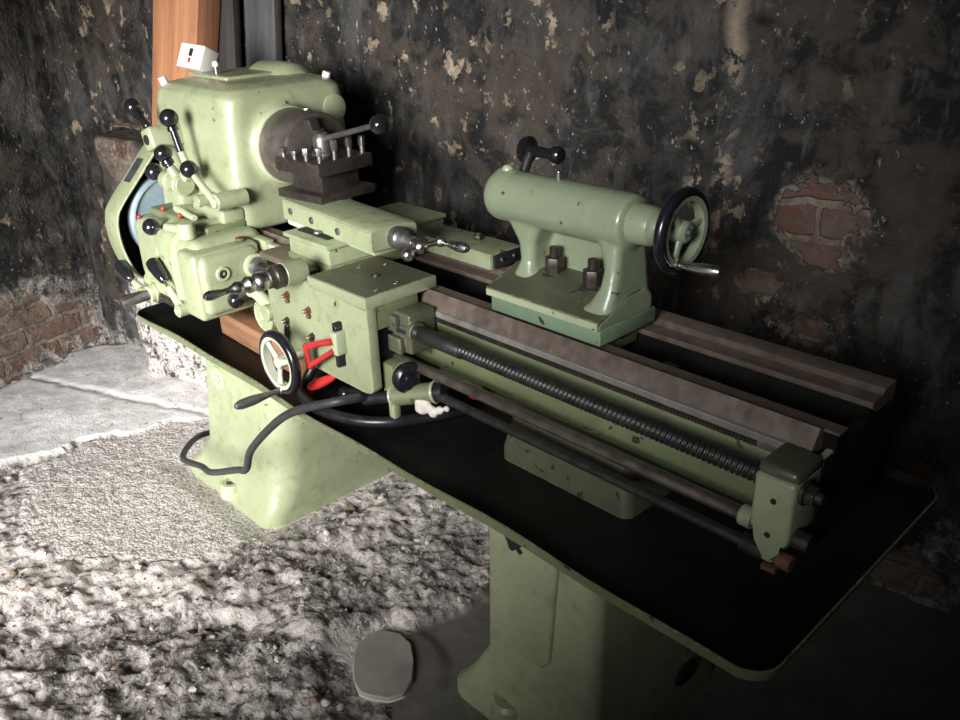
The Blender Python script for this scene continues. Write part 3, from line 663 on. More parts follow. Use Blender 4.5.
# speed levers on the front of the headstock
b = B()
b.box(-2.10, -1.80, .84, .945, .846, .866, 'green_dirty', .006, 3); b.cyl((-2.065, .885, .932), (-1.965, .885, .932), .024, 'green'); b.cyl((-2.035, .885, .932), (-2.02, .885, .932), .028, 'green_light'); b.cyl((-1.985, .885, .932), (-1.972, .885, .932), .028, 'green_light')
b.box(-2.045, -1.985, .875, .945, .86, .935, 'green', .01, 3); b.box(-1.95, -1.80, .885, .945, .862, .895, 'green', .008, 3); b.box(-2.0, -1.90, .86, .90, .862, .880, 'green_light', .005, 3)
b.cyl((-1.79, .945, .922), (-1.79, .868, .922), .020, 'green'); b.cyl((-1.79, .870, .922), (-1.79, .862, .922), .013, 'green_light'); b.cyl((-1.90, .945, .905), (-1.90, .875, .905), .014, 'green')
b.cyl((-1.985, .86, .878), (-1.86, .845, .878), .008, 'green_light')
sh = build('lever_bracket', b, head, 'cluster of green lever hubs')
build('speed_lever', ball_lever((-1.955, .87, 1.093), (-1.938, .876, 1.018), (-1.925, .885, .965), .0215, .0085, 'black_paint', 'green_light', .010, (.0, .02, .0)), head, 'long black ball lever')
build('speed_lever', ball_lever((-2.024, .87, 1.004), (-2.008, .874, .972), (-1.99, .885, .935), .0215, .010, 'black_paint', 'green', .014), head, 'short black ball lever')
build('speed_lever', ball_lever((-2.110, .875, .946), (-2.085, .880, .938), (-2.05, .885, .93), .0215, .006, 'chrome', 'green', .011), head, 'black ball lever in the shade of the guard')
build('speed_lever', ball_lever((-1.898, .87, .983), (-1.878, .869, .972), (-1.79, .868, .925), .0205, .006, 'green_light', 'green_light', .0095), head, 'black ball on a pale green arm')
b = ball_lever((-2.148, .87, 1.101), (-2.112, .87, 1.078), (-2.09, .872, 1.062), .0215, .010, 'black_paint', 'black_paint', .010)
b.box(-2.085, -2.03, .85, .935, 1.008, 1.062, 'green', .008, 3, ry=-.3); b.cyl((-2.055, .86, 1.035), (-2.055, .846, 1.035), .012, 'black_void')
build('speed_lever', b, head, 'black ball lever on a pale knuckle')
for x, y, z in ((-2.03, .846, .872), (-1.93, .842, .873), (-2.13, .822, .838)):
    b = B(); b.ball((x, y, z), .006, 'red', 12); build('red_stud', b, gear, 'tiny red stud')

# ------------------------------------------------------------------ carriage
b = B()
b.box(-1.362, -1.174, .822, .992, .836, .859, 'green', .0025); b.box(-1.358, -1.178, .826, .988, .858, .8602, 'green_oil_shade', .0008, 1); b.box(-1.52, -1.355, .88, 1.20, .838, .862, 'green_dirty', .003)
b.box(-1.52, -1.165, 1.128, 1.215, .834, .868, 'green', .003)
b.box(-1.186, -1.176, .84, .945, .79, .838, 'green_dirty', .002)
sad = build('saddle', b, lathe)
for x, y, r in ((-1.325, .921, .0045), (-1.259, .912, .0075), (-1.198, .912, .005), (-1.299, .966, .004), (-1.195, .863, .004)):
    b = B(); b.lathe((x, y, .8598), (0, 0, 1), [(0, r * 1.35), (.0012, r * 1.3), (.0012, r), (-.002, r * .9), (-.002, 0)], 'steel_dark' if r > .007 else 'steel_grey', 20)
    if r > .007: b.ball((x, y, .861), r * .6, 'steel_grey', 12, (1, 1, .5))
    build('cap_screw', b, sad, 'small steel screw head')
b = B(); b.box(-1.168, -1.158, 1.135, 1.208, .838, .864, 'black_void', .001)
wi = build('way_wiper', b, sad, 'black wiper pad')
for y in (1.155, 1.19):
    b = B(); b.lathe((-1.158, y, .853), (1, 0, 0), [(0, .005), (.002, .0045), (.003, .003), (.003, 0)], 'chrome', 14); build('wiper_screw', b, sad, 'bright screw')
b = B(); b.hexn((-1.258, 1.185, .868), (0, 0, 1), .011, .010, 'steel_dark'); b.cyl((-1.258, 1.185, .878), (-1.258, 1.185, .882), .006, 'steel_grey'); build('hex_bolt', b, sad, 'dark hex bolt')
b = B(); b.box(-1.60, -1.405, .858, .94, .836, .850, 'steel_way', .001); b.box(-1.44, -1.404, .852, .935, .834, .848, 'rod_dark', .001); build('steel_gib', b, sad, 'flat grey steel plate')

b = B()
pl = [(-1.505, .845), (-1.435, .850), (-1.42, .864), (-1.405, .848), (-1.362, .848), (-1.362, .838), (-1.174, .838), (-1.176, .672), (-1.186, .662), (-1.20, .660), (-1.366, .660), (-1.43, .664), (-1.485, .676), (-1.525, .725), (-1.525, .835)]
b.prism([(x, .823, z) for x, z in pl], (0, .022, 0), 'green', .003, 2)
b.box(-1.50, -1.205, .845, .945, .70, .836, 'green_dirty', .004)
apr = build('apron', b, lathe)
b = B(); b.box(-1.196, -1.190, .850, .900, .690, .80, 'black_void', .001); b.box(-1.188, -1.132, .886, .950, .738, .818, 'green_oil_shade', .005, 3); b.box(-1.188, -1.160, .874, .887, .780, .812, 'green_oil_shade', .003); b.box(-1.188, -1.150, .874, .887, .738, .770, 'green_oil_shade', .003); b.cyl((-1.133, *LS), (-1.122, *LS), .019, 'green_oil_shade')  # block darkened to paint in the shade beside the apron
build('half_nut_box', b, apr)
b = B(); b.box(-1.188, -1.155, .855, .900, .645, .720, 'green_dirty', .003); build('bracket_plate', b, apr)
b = B(); b.lathe((-1.142, .875, .70), (1, -.35, 0), [(0, .02), (.004, .028), (.010, .031), (.018, .030), (.022, .023), (.024, .021), (.024, .010), (.030, .009), (.030, 0)], 'black_paint', 32); b.torus((-1.135, .872, .70), (1, -.35, 0), .0285, .003, 'green_dirty', 32, 8)
build('worm_housing', b, apr, 'dark round worm housing')
# cross-feed dial and turned handle pointing at the viewer
b = B(); b.cyl((-1.385, .83, .866), (-1.385, .783, .866), .0235, 'green', .0245, 32)
b.lathe((-1.385, .784, .866), (0, -1, 0), [(0, .0215), (.002, .023), (.020, .023), (.022, .021), (.026, .019), (.034, .019), (.036, .0165)], 'steel_dark', 36)
for k in range(30):
    a = 2 * PI * k / 30; b.box(-1.385 + .0228 * math.cos(a) - .0005, -1.385 + .0228 * math.cos(a) + .0005, .764, .772, .866 + .0228 * math.sin(a) - .0005, .866 + .0228 * math.sin(a) + .0005, 'steel_grey', 0)
dial = build('cross_feed_dial', b, apr, 'dark graduated dial on a green boss')
b = B(); b.lathe((-1.385, .750, .866), (-.02, -1, 0), [(0, .016), (.008, .018), (.016, .019), (.024, .017), (.028, .013), (.034, .016), (.042, .0165), (.048, .012), (.052, .010), (.058, .0125), (.065, .0125), (.071, .009), (.078, .006), (.090, .006), (.105, .0085), (.118, .0095), (.127, .0065), (.131, .0)], 'chrome', 28)
build('turned_handle', b, apr, 'bright turned steel handle')
# small lever with black ball under it
b = B(); b.ball((-1.685, .828, .724), .0185, 'black_knob', 26); b.cyl((-1.67, .828, .732), (-1.60, .828, .766), .0065, 'black_paint'); b.tube([(-1.61, .828, .762), (-1.585, .828, .768), (-1.555, .83, .757), (-1.53, .832, .740)], .0135, 'green_light', 16, [.011, .014, .0145, .0135]); b.cyl((-1.53, .812, .738), (-1.53, .85, .738), .018, 'green')
b.cyl((-1.558, .822, .722), (-1.558, .846, .722), .036, 'green', n=36); b.torus((-1.558, .822, .722), (0, 1, 0), .033, .002, 'green_light', 36, 8); b.cyl((-1.558, .818, .722), (-1.558, .825, .722), .010, 'green_light'); b.box(-1.575, -1.51, .842, .90, .69, .75, 'green', .004)
build('feed_lever', b, apr, 'black ball on a bent green arm')
# apron handwheel
def wheel(c, ax, R, m_in, n_sp, a0, hub_l):
    b = B(); c = V(c); ax = V(ax).normalized()
    b.torus(c, ax, R, .0085, 'black_paint', 64, 16, 1.1)
    b.lathe(c, ax, [(-.0095, R - .004), (-.0085, R - .0115), (.0085, R - .0115), (.0098, R - .004)], m_in, 64, caps=False)
    return b
def spokes(c, ax, R, m, n_sp, a0):
    c = V(c); ax = V(ax).normalized(); u = ax.cross(V((0, 0, 1))).normalized(); v = u.cross(ax).normalized(); L = []
    for k in range(n_sp):
        a = a0 + 2 * PI * k / n_sp; d = u * math.cos(a) + v * math.sin(a); s = d.cross(ax)
        b = B(); loops = []
        for t, w_, h_ in ((.008, .0080, .006), (R * .5, .0062, .0045), (R - .009, .0085, .005)):
            p = c + d * t; loops.append([p + s * (w_ * math.cos(q)) + ax * (h_ * math.sin(q)) for q in [2 * PI * i / 14 for i in range(14)]])
        b.loft(loops, m); L.append(b)
    return L
def hand(b, p, d, L, m, r=.009):
    b.lathe(p, d, [(0, .0075), (.004, .008), (.006, .0055), (.012, .005), (L * .3, .0065), (L * .62, r), (L * .85, r * .95), (L * .96, r * .6), (L, 0)], m, 22)
AW = V((-1.400, .760, .684)); aax = V((0, -1, 0))
b = wheel(AW, aax, .060, 'wheel_cream', 3, 0, 0); whl = build('apron_handwheel', b, lathe, 'small handwheel with black rim and cream inside')
for s_ in spokes(AW, aax, .060, 'wheel_cream', 3, -PI / 2 + .18): build('spoke', s_, whl, 'cream spoke')
b = B(); b.lathe(AW + V((0, .07, 0)), (0, -1, 0), [(0, .009), (.058, .009), (.060, .0125), (.076, .0125), (.079, .009), (.079, 0)], 'wheel_cream', 28); build('hub', b, whl, 'cream hub')
b = B(); hand(b, V((-1.400, .755, .624)), (-.0, -1, .02), .108, 'steel_grey', .0105); build('crank_handle', b, whl, 'polished grey handle')
# red clutch lever and its boss
b = B(); b.box(-1.268, -1.258, .806, .824, .700, .792, 'black_void', .002); b.box(-1.272, -1.25, .800, .826, .728, .776, 'green_light', .004, 3); b.cyl((-1.262, .806, .782), (-1.262, .826, .782), .005, 'steel_dark'); build('lever_boss', b, apr, 'pale boss over a black slot')
b = B(); b.tube([(-1.262, .800, .757), (-1.30, .798, .744), (-1.352, .795, .720)], .006, 'red', 14, [.0072, .006, .0068]); b.tube([(-1.262, .800, .738), (-1.30, .798, .712), (-1.345, .795, .682)], .0055, 'red', 14); b.tube([(-1.352, .795, .722), (-1.350, .795, .700), (-1.345, .795, .680)], .006, 'red', 14); b.ball((-1.352, .795, .721), .0075, 'red', 14); b.ball((-1.345, .795, .681), .0075, 'red', 14)
build('red_clutch_lever', b, apr, 'red forked lever')
for (x, z, m) in ((-1.443, .800, 'rust'), (-1.369, .786, 'rust'), (-1.457, .740, 'steel_dark'), (-1.367, .730, 'steel_dark')):
    b = B(); b.hexn((x, .824, z), (0, -1, 0), .0085, .004, m); b.cyl((x, .821, z), (x, .812, z), .005, m); b.ball((x, .811, z), .0042, 'brass', 12); b.cyl((x, .816, z - .012), (x, .823, z - .012), .0055, m)
    build('oil_nipple', b, apr, 'small rusty oil nipple')
b = B(); b.tube([(-1.457, .818, .73), (-1.458, .816, .71), (-1.462, .818, .685)], .005, 'black_paint', 10); build('catch_pin', b, apr, 'short dark hanging pin')
b = B(); b.lathe((-1.405, .82, .602), (.105, .02, .062), [(0, 0), (.003, .006), (.012, .0095), (.04, .0115), (.07, .0095), (.092, .0065), (.098, .004), (.10, 0)], 'red', 22); build('red_grip', b, apr, 'red oval grip under the apron')
b = B(); b.ball((-1.52, .86, .685), .02, 'red', 20, (1.3, .7, 1)); b.cyl((-1.51, .865, .69), (-1.46, .87, .72), .007, 'red'); build('red_grip', b, apr, 'red grip behind the handwheel')

# cross slide and compound slide
b = B(); b.box(-1.512, -1.366, .882, 1.183, .8615, .896, 'green', .002); b.box(-1.520, -1.360, .874, 1.187, .896, .9055, 'green', .002)
cs = build('cross_slide', b, lathe)
b = B(); b.box(-1.505, -1.395, .90, .925, .9045, .908, 'black_void', .001); b.hexn((-1.445, .912, .906), (0, 0, 1), .010, .006, 'steel_grey'); build('clamp_slot', b, cs, 'dark slot with a bolt in it')
b = B(); b.box(-1.362, -1.352, .985, 1.005, .868, .886, 'red', .002); build('red_mark', b, cs, 'dab of red paint')
RZ = -.075; pv = V((-1.425, .972, 0))
def rotz(b): b.bm.transform(Matrix.Translation(pv) @ Matrix.Rotation(RZ, 4, 'Z') @ Matrix.Translation(-pv)); return b
b = B()
loops = []
for x in (-1.602, -1.600, -1.256, -1.252):
    i = .002 if x in (-1.602, -1.252) else 0
    yz = [(.918 + i, .906 + i), (.918 + i, .944 - i), (.922 + i, .948 - i), (.945, .951 - i), (.972, .952 - i), (1.0, .951 - i), (1.022 - i, .948 - i), (1.026 - i, .944 - i), (1.026 - i, .906 + i)]
    loops.append([V((x, y, z)) for y, z in yz])
b.loft(loops, 'green')
cp = build('compound_slide', rotz(b), lathe)
b = B(); b.box(-1.60, -1.27, .934, 1.010, .893, .907, 'green_light', .002); b.box(-1.60, -1.50, .926, .934, .892, .907, 'cream', .001); build('dovetail', rotz(b), cp)
for x, z in ((-1.565, .928), (-1.476, .926), (-1.372, .924)):
    b = B(); b.lathe((x, .9185, z), (0, -1, 0), [(0, .0075), (.003, .0075), (.004, .006), (.004, .003), (.001, .003), (.001, 0)], 'steel_grey', 18); build('gib_screw', rotz(b), cp, 'steel gib screw')
b = B()
for x, y in ((-1.51, .925), (-1.545, .925)): pass
b.lathe((-1.256, .962, .926), (1, 0, 0), [(0, .020), (.004, .022), (.022, .022), (.024, .020), (.030, .018), (.038, .017), (.041, .013), (.050, .011), (.056, .012)], 'steel_grey', 36)
for k in range(28):
    a = 2 * PI * k / 28; b.box(-1.249, -1.238, .962 + .0218 * math.cos(a) - .0006, .962 + .0218 * math.cos(a) + .0006, .926 + .0218 * math.sin(a) - .0006, .926 + .0218 * math.sin(a) + .0006, 'steel_dark', 0)
build('compound_dial', b, cp, 'ribbed steel dial')
b = B(); ca = V((-1.185, .935, .912)); cb = V((-1.185, .966, .920)); cc = V((-1.175, 1.008, .922))
b.ball(ca, .0125, 'chrome', 22); b.ball(cb, .0145, 'chrome', 22); b.cyl(ca, cb, .006, 'chrome'); b.cyl(cb, cc, .0055, 'chrome', .005); b.ball(cc, .0105, 'chrome', 20); b.cyl((-1.21, .962, .926), cb, .010, 'chrome')
hand(b, cc + V((.004, 0, 0)), (1, -.02, .03), .075, 'chrome', .0105)
build('ball_crank', b, cp, 'bright three-ball crank')

# tool post
TP = V((-1.563, 1.022, 0)); TR = math.radians(5)
def tpost(b): b.bm.transform(Matrix.Translation(TP) @ Matrix.Rotation(TR, 4, 'Z')); return b
b = B(); b.box(-.074, .074, -.076, .076, .949, .967, 'steel_dark', .002); b.box(-.050, .050, -.052, .052, .965, 1.010, 'steel_dark', .002); b.box(-.073, .073, -.075, .075, 1.006, 1.034, 'steel_dark', .0025)
tp = build('tool_post', tpost(b), lathe, 'browned steel four-way tool post')
for i, (x, y) in enumerate([(-.058, -.060), (-.019, -.061), (.020, -.061), (.060, -.058), (.060, -.018), (.060, .022), (.058, .060), (-.058, .058)]):
    b = B(); hgt = (.020, .017, .026, .030, .040, .044, .036, .03)[i]
    b.cyl((x, y, 1.032), (x, y, 1.034 + hgt * .55), .0052, 'steel_grey'); b.box(x - .0058, x + .0058, y - .0058, y + .0058, 1.034 + hgt * .45, 1.034 + hgt, 'steel_grey', .001, rz=.3 * i)
    build('clamp_screw', tpost(b), tp, 'square-headed clamp screw')
b = B(); b.lathe((0, 0, 1.034), (0, 0, 1), [(0, .024), (.006, .024), (.008, .019), (.034, .0195), (.040, .017), (.046, .013), (.048, 0)], 'steel_grey', 28)
b.cyl((.0, 0, 1.066), (.205, -.030, 1.118), .0062, 'steel_grey', .0055); b.ball((.222, -.032, 1.121), .0195, 'black_knob', 26)
build('clamp_lever', tpost(b), tp, 'steel lever with a black ball')
for x in (-.026, .009):
    b = B(); b.box(x - .004, x + .004, -.054, -.050, .975, .985, 'black_void', .0005); build('index_notch', tpost(b), tp, 'dark notch')

# ------------------------------------------------------------------ tailstock
b = B(); TY, TZ = 1.07, 1.019
b.lathe((-1.085, TY, TZ), (1, 0, 0), [(0, .026), (.003, .036), (.014, .0445), (.028, .0470), (.055, .0455), (.29, .0455), (.306, .0445), (.311, .041), (.311, 0)], 'green_tail', 40)
def col(zs): b.loft([rrect(x0, x1, y0, y1, z, .014) for (z, x0, x1, y0, y1) in zs], 'green_tail')
col([(.866, -1.022, -.950, 1.00, 1.135), (.889, -1.014, -.968, 1.035, 1.128), (.914, -1.008, -.976, 1.045, 1.12), (.945, -1.012, -.974, 1.045, 1.115), (.985, -1.034, -.955, 1.04, 1.105), (1.02, -1.055, -.93, 1.045, 1.10)])
col([(.866, -.842, -.776, .996, 1.130), (.889, -.820, -.776, 1.010, 1.128), (.914, -.809, -.776, 1.022, 1.124), (.945, -.808, -.777, 1.030, 1.120), (.98, -.822, -.778, 1.034, 1.115), (1.02, -.87, -.78, 1.04, 1.10)])
b.box(-1.01, -.80, 1.096, 1.130, .86, 1.01, 'green_tail', .006)
b.prism([(-1.028, .984, .856), (-1.028, .984, .872), (-1.028, 1.02, .880), (-1.028, 1.06, .898), (-1.028, 1.11, .900), (-1.028, 1.130, .885), (-1.028, 1.130, .856)], (.254, 0, 0), 'green_tail', .003, 2)
b.box(-1.072, -1.032, TY - .012, TY + .012, TZ + .036, TZ + .048, 'green_tail', .005, 3)
tail = build('tailstock', b, lathe, 'cast green tailstock with an arched front', cast=(.0036, 6))
b = B(); b.prism([(-1.0295, .984, .874), (-1.0295, 1.02, .8825), (-1.0295, 1.06, .9005), (-1.0295, 1.095, .9025), (-1.0295, 1.095, .890), (-1.0295, .986, .866)], (.2545, 0, 0), 'green_oil_shade', .001, 1); build('oily_ledge', b, tail, 'oil-blackened top of the foot')
b = B(); b.box(-1.0275, -.7755, .9815, .986, .8595, .8725, 'green_light', .001, 1); build('front_lip', b, tail, 'pale lip along the front of the foot')
b = B(); b.box(-1.019, -.771, .986, 1.136, .8325, .8585, 'green_cool', .002); b.box(-1.03, -.787, 1.015, 1.110, .800, .834, 'green_dirty', .002)
build('sole_plate', b, tail, 'slightly bluer green sole plate')
b = B(); b.lathe((-.777, TY, TZ), (1, 0, 0), [(0, .0385), (.003, .0385), (.005, .0335), (.010, .033), (.035, .0315), (.042, .029), (.046, .023), (.060, .014), (.095, .0135)], 'green_tail', 40); build('end_bushing', b, tail)
b = B(); b.lathe((-1.052, TY - .002, TZ + .046), (0, -.1, 1), [(0, .011), (.004, .010), (.008, .006), (.009, 0)], 'green_light', 18); build('oil_cup', b, tail)
b = B(); b.cyl((-.935, TY, TZ + .044), (-.935, TY, TZ + .056), .0045, 'steel_grey'); b.ball((-.935, TY, TZ + .057), .004, 'chrome', 10); build('oil_nipple', b, tail, 'tiny bright oil nipple')
for x, y in ((-.943, 1.070), (-.850, 1.062)):
    b = B(); b.lathe((x, y, .893), (0, 0, 1), [(0, .0225), (.004, .0225), (.005, .021), (.005, 0)], 'steel_dark', 28)
    b.hexn((x, y, .897), (0, 0, 1), .0175, .030, 'steel_dark', .0015); b.cyl((x, y, .927), (x, y, .945), .0095, 'steel_dark'); build('clamp_nut', b, tail, 'dark hex nut on a stud')
b = B(); b.cyl((-1.045, 1.10, 1.055), (-1.045, 1.122, 1.092), .009, 'rod_dark'); b.lathe((-1.062, 1.122, 1.090), (1, 0, 0), [(0, .014), (.002, .024), (.010, .025), (.013, .022), (.016, .011), (.064, .009), (.067, .0135), (.072, .0155), (.082, .0155), (.087, .012), (.088, 0)], 'black_knob', 28)
build('quill_clamp', b, tail, 'black clamp handle behind the barrel')
TW = V((-.686, TY - .003, TZ + .004)); tax = V((1, 0, 0))
b = wheel(TW, tax, .0585, 'green_tail', 3, 0, 0)
tw = build('tailstock_handwheel', b, lathe, 'green handwheel with a black rim')
for s_ in spokes(TW, tax, .0585, 'green_tail', 3, -PI / 2 + .35): build('spoke', s_, tw)
b = B(); b.lathe(TW - V((.014, 0, 0)), (1, 0, 0), [(0, .013), (.003, .018), (.022, .017), (.026, .012), (.026, .007), (.023, .007), (.023, 0)], 'green_tail', 28); b.cyl(TW + V((.008, 0, 0)), TW + V((.017, 0, 0)), .006, 'steel_grey'); build('hub', b, tw)
ha = -PI / 2 + .35; hp = TW + V((0, -.058 * math.cos(ha), .058 * math.sin(ha))) if False else TW + (tax.cross(V((0, 0, 1))).normalized() * math.cos(ha) + V((0, 0, 1)) * math.sin(ha)) * .050
b = B(); b.ball(hp, .0115, 'green_tail', 18, (.9, 1, 1)); hand(b, hp + V((.006, 0, 0)), (1, .02, .06), .076, 'chrome', .009); build('crank_handle', b, tw, 'bright steel handle')

# odds and ends under the apron
b = B(); p, q = V((-1.165, .862, .652)), V((-1.083, .897, .676)); d = (q - p).normalized()
b.cyl(p, q, .0195, 'green_dirty', n=28); b.torus(p, d, .0195, .003, 'green_light', 28, 8); b.torus(q, d, .0195, .003, 'green_light', 28, 8)
b.box(-1.168, -1.150, .848, .866, .610, .650, 'green', .004); b.cyl(p - d * .07, p, .013, 'hose'); b.cyl(q, q + d * .02, .017, 'hose')
cl = build('clutch_sleeve', b, lathe, 'oily green sleeve on the lowest rod')
b = B(); b.ball((-1.328, .86, .600), .016, 'black_knob', 22); b.cyl((-1.315, .862, .605), (-1.19, .858, .645), .011, 'hose'); build('clutch_lever', b, lathe, 'black ball lever under the apron')
b = B(); b.ball((-.985, .905, .708), .014, 'red', 18, (1.5, .8, 1)); b.cyl((-1.015, .905, .712), (-1.0, .905, .71), .009, 'cream'); build('stop_knob', b, lathe, 'red knob between the rods')

# ------------------------------------------------------------------ loose things
def smooth_path(P, n=10):
    P = [V(p) for p in P]; out = []
    for i in range(len(P) - 1):
        p0, p1, p2, p3 = P[max(i - 1, 0)], P[i], P[i + 1], P[min(i + 2, len(P) - 1)]
        for k in range(n):
            t = k / n; out.append(.5 * ((2 * p1) + (p2 - p0) * t + (2 * p0 - 5 * p1 + 4 * p2 - p3) * t * t + (3 * p1 - p0 - 3 * p2 + p3) * t ** 3))
    return out + [P[-1]]
b = B(); b.tube(smooth_path([(-2.24, .99, .10), (-2.235, .92, .115), (-2.18, .855, .135), (-2.115, .80, .135), (-1.995, .80, .160), (-1.90, .785, .19), (-1.70, .765, .295), (-1.625, .755, .335), (-1.56, .745, .42), (-1.42, .742, .545), (-1.32, .742, .612), (-1.235, .765, .650), (-1.215, .80, .652), (-1.22, .84, .64)], 12), .0088, 'rubber', 14)
build('power_cable', b, None, 'black rubber cable looping from under the apron down in front of the taller pedestal', 'cable')
b = B(); b.tube(smooth_path([(-1.10, .98, .60), (-1.13, .91, .60), (-1.17, .84, .602), (-1.24, .80, .600), (-1.33, .785, .597), (-1.40, .80, .596), (-1.438, .835, .60), (-1.435, .865, .635), (-1.41, .88, .655)], 12), .0115, 'hose', 14)
build('coolant_hose', b, None, 'thick black hose lying curled in the tray under the apron', 'hose')
b = B(); b.box(-.2, .2, -.036, .036, 0, .062, 'wood_block', .004, 2)
b.bm.transform(Matrix.Translation((-1.665, .895, .5785)) @ Matrix.Rotation(-.03, 4, 'Z'))
build('wooden_block', b, None, 'reddish brown timber block lying in the tray under the gearbox', 'wood block')
# white box on the headstock, lying tilted
b = B(); b.prism([(-.043, 0, 0), (.043, 0, 0), (.043, 0, .062), (-.043, 0, .062)], (0, .052, 0), 'cream', .003, 3)
b.box(-.006, .006, -.0015, .002, .030, .050, 'black_void', .001); b.box(-.004, .004, -.0015, .002, .014, .026, 'red', .001)
b.bm.transform(Matrix.Translation((-2.19, 1.048, 1.174)) @ Matrix.Rotation(.30, 4, 'Z') @ Matrix.Rotation(-.45, 4, 'X') @ Matrix.Rotation(.10, 4, 'Y'))
build('socket_box', b, None, 'small white plastic socket box lying tilted on the headstock', 'box')
b = B()
for i, (p, r) in enumerate((((-1.100, .878, .644), .014), ((-1.092, .880, .655), .012), ((-1.076, .883, .642), .012), ((-1.06, .886, .650), .009), ((-1.045, .89, .657), .007))): b.ball(p, r, 'white_rag', 14, (1, .8, 1))
b.box(-1.112, -1.092, .866, .89, .635, .665, 'white_rag', .003)
build('twisted_rag', b, None, 'scrap of dirty white rag tied under the green sleeve of the lowest rod', 'rag', cast=(.003, 3))

# timbers against the back wall
def timber(name, u0, w0, u1, w1, z1, wid, dep, m, label, z0=.905):
    """leaning from floor (u0, w0) to (u1, w1, z1) in room coordinates"""
    a, c = RP(u0, w0, z0), RP(u1, w1, z1); d = (c - a).normalized(); s = E1.copy(); s = (s - d * s.dot(d)).normalized(); n = d.cross(s)
    b = B(); L = (c - a).length; b.box(-wid / 2, wid / 2, -dep / 2, dep / 2, 0, L, m, .004, 2)
    o = build(name, b, None, label, 'timber', center=V((0, 0, 0)))
    R = Matrix((s, n, d)).transposed().to_4x4(); R.translation = a; o.matrix_world = R; return o
timber('timber_post', .80, .095, 1.22, .095, 2.25, .19, .085, 'wood_orange', 'thick orange brown timber post leaning against the wall behind the headstock')
timber('timber_board', .96, .035, 1.12, .030, 2.0, .10, .03, 'wood_dark', 'blackened board leaning on the wall just right of the orange post')
timber('timber_board', 1.12, .035, 1.27, .030, 2.0, .12, .03, 'wood_grey', 'sooty grey board leaning on the wall, right of the black one')

# slab fragment and stones on the floor
b = B(); P = [(-1.294, .795), (-1.300, .83), (-1.285, .866), (-1.25, .885), (-1.205, .882), (-1.16, .85), (-1.120, .815), (-1.103, .775), (-1.115, .745), (-1.15, .722), (-1.175, .712), (-1.21, .725), (-1.245, .745), (-1.275, .77)]
b.prism([(x, y, -.040) for x, y in P], (0, 0, .030), 'slab_piece', .003, 1)
b.prism([(-1.21 + (x + 1.21) * 1.02, .80 + (y - .80) * 1.02, -.042) for x, y in P], (0, 0, .024), 'stone_pale', .003, 1)
build('concrete_fragment', b, None, 'flat grey broken piece of concrete on the floor left of the shaded pedestal', 'concrete piece')
def stone_mesh(seed, r):
    bm = bmesh.new(); bmesh.ops.create_icosphere(bm, subdivisions=2, radius=1)
    rr = random.Random(seed); ax = [V((rr.uniform(-1, 1), rr.uniform(-1, 1), rr.uniform(-1, 1))).normalized() for _ in range(9)]
    for v in bm.verts:
        m = 1
        for a in ax:
            k = v.co.normalized().dot(a)
            if k > .72: m = min(m, .72 / k)
        v.co *= m
    bm.transform(Matrix.Diagonal((r, r * rr.uniform(.6, .9), r * rr.uniform(.4, .65), 1)))
    me = bpy.data.meshes.new('stone'); bm.to_mesh(me); bm.free(); return me
SM = []
for i in range(6):
    me = stone_mesh(i, 1); me.materials.append(M['stone_pale' if i % 5 else 'stone_dark']); SM.append(me)
def floor_z(x, y):
    q = floor_fn(np.array([[x, y]]))[0]; return float(q[0, 2])
rs = random.Random(3); kk = 0
while kk < 70:
    x, y = rs.uniform(-2.15, -1.15), rs.uniform(.25, 1.25)
    at_ = floor_fn(np.array([[x, y]]))[1]
    if at_['rough'][0] < .9 or (x < -1.75 and y > .82) or (x > -1.33 and .68 < y < .92): continue
    o = bpy.data.objects.new('stone_chip', SM[kk % 6]); COL.objects.link(o); s = rs.uniform(.005, .0135) * (1.4 if kk % 9 == 0 else 1)
    o.location = (x, y, floor_z(x, y) + s * .25); o.scale = (s, s, s); o.rotation_euler = (rs.uniform(-.3, .3), rs.uniform(-.3, .3), rs.uniform(0, 6.3))
    o['label'] = 'small stone chip lying loose on the rough broken floor in front of the two pedestals'; o['category'] = 'stone'; o['group'] = 'stone chips on the floor'; kk += 1
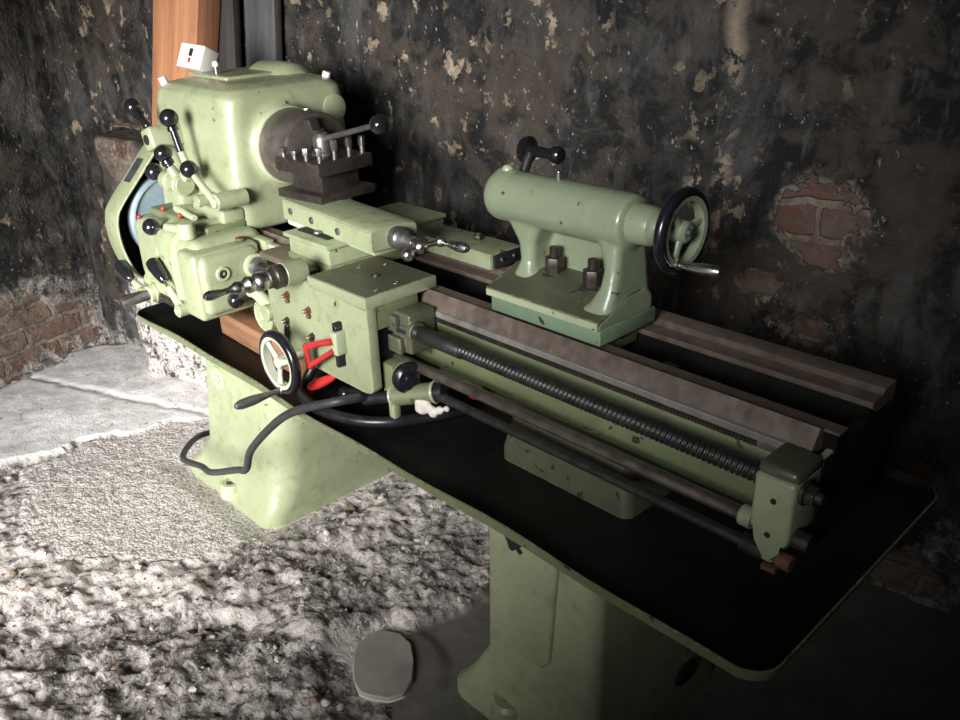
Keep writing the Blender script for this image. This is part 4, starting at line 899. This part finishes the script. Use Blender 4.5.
# crumbs nobody could count
b = bmesh.new(); rs = random.Random(5); n = 0
xs = [(rs.uniform(-2.3, -1.1), rs.uniform(.2, 1.3)) for _ in range(1800)]
zz, aa = floor_fn(np.array(xs))
for i, (x, y) in enumerate(xs):
    if aa['rough'][i] < .5 or (x < -1.75 and y > .84) or (x > -1.34 and .68 < y < .92): continue
    s = rs.uniform(.0012, .0042); m = bmesh.ops.create_icosphere(b, subdivisions=1, radius=s)
    R = Matrix.Translation((x, y, zz[i, 2] + s * .3)) @ Matrix.Rotation(rs.uniform(0, 6), 4, 'Z') @ Matrix.Diagonal((1.3, .9, .7, 1))
    for v in m['verts']: v.co = R @ v.co
me = bpy.data.meshes.new('gravel'); b.to_mesh(me); b.free(); me.materials.append(M['stone_mix'])
o = bpy.data.objects.new('gravel', me); COL.objects.link(o); o['label'] = 'loose grit and crumbs scattered over the rough broken floor'; o['category'] = 'gravel'; o['kind'] = 'stuff'


# ------------------------------------------------------------------ light: daylight through the doorway and an added high fill
w = bpy.data.worlds.new('world'); scn.world = w; w.use_nodes = True
w.node_tree.nodes['Background'].inputs[0].default_value = (.75, .85, 1, 1); w.node_tree.nodes['Background'].inputs[1].default_value = .25
def area(name, loc, target, sx, sy, power, col, spread=180):
    l = bpy.data.lights.new(name, 'AREA'); l.shape = 'RECTANGLE'; l.size = sx; l.size_y = sy; l.energy = power; l.color = col; l.spread = math.radians(spread)
    o = bpy.data.objects.new(name, l); COL.objects.link(o); o.location = loc
    o.rotation_euler = (V(target) - V(loc)).to_track_quat('-Z', 'Z').to_euler(); return o
area('doorway_daylight', RP((DU0 + DU1) / 2, RD - .02, 1.02), (-2.5, .95, .22), 1.0, 1.9, 42, (1, .985, .965), 55)
area('added_fill', RP((WU0 + WU1) / 2, RD - .02, 1.85), (-1.1, 1.05, 1.2), .7, .7, 6, (.96, .98, 1), 45)  # added fill lamp to lift the tailstock and right-facing surfaces

scn.view_settings.view_transform = 'Standard'; scn.view_settings.look = 'None'; scn.view_settings.gamma = 1; scn.view_settings.exposure = 0.0
scn.view_settings.use_curve_mapping = False
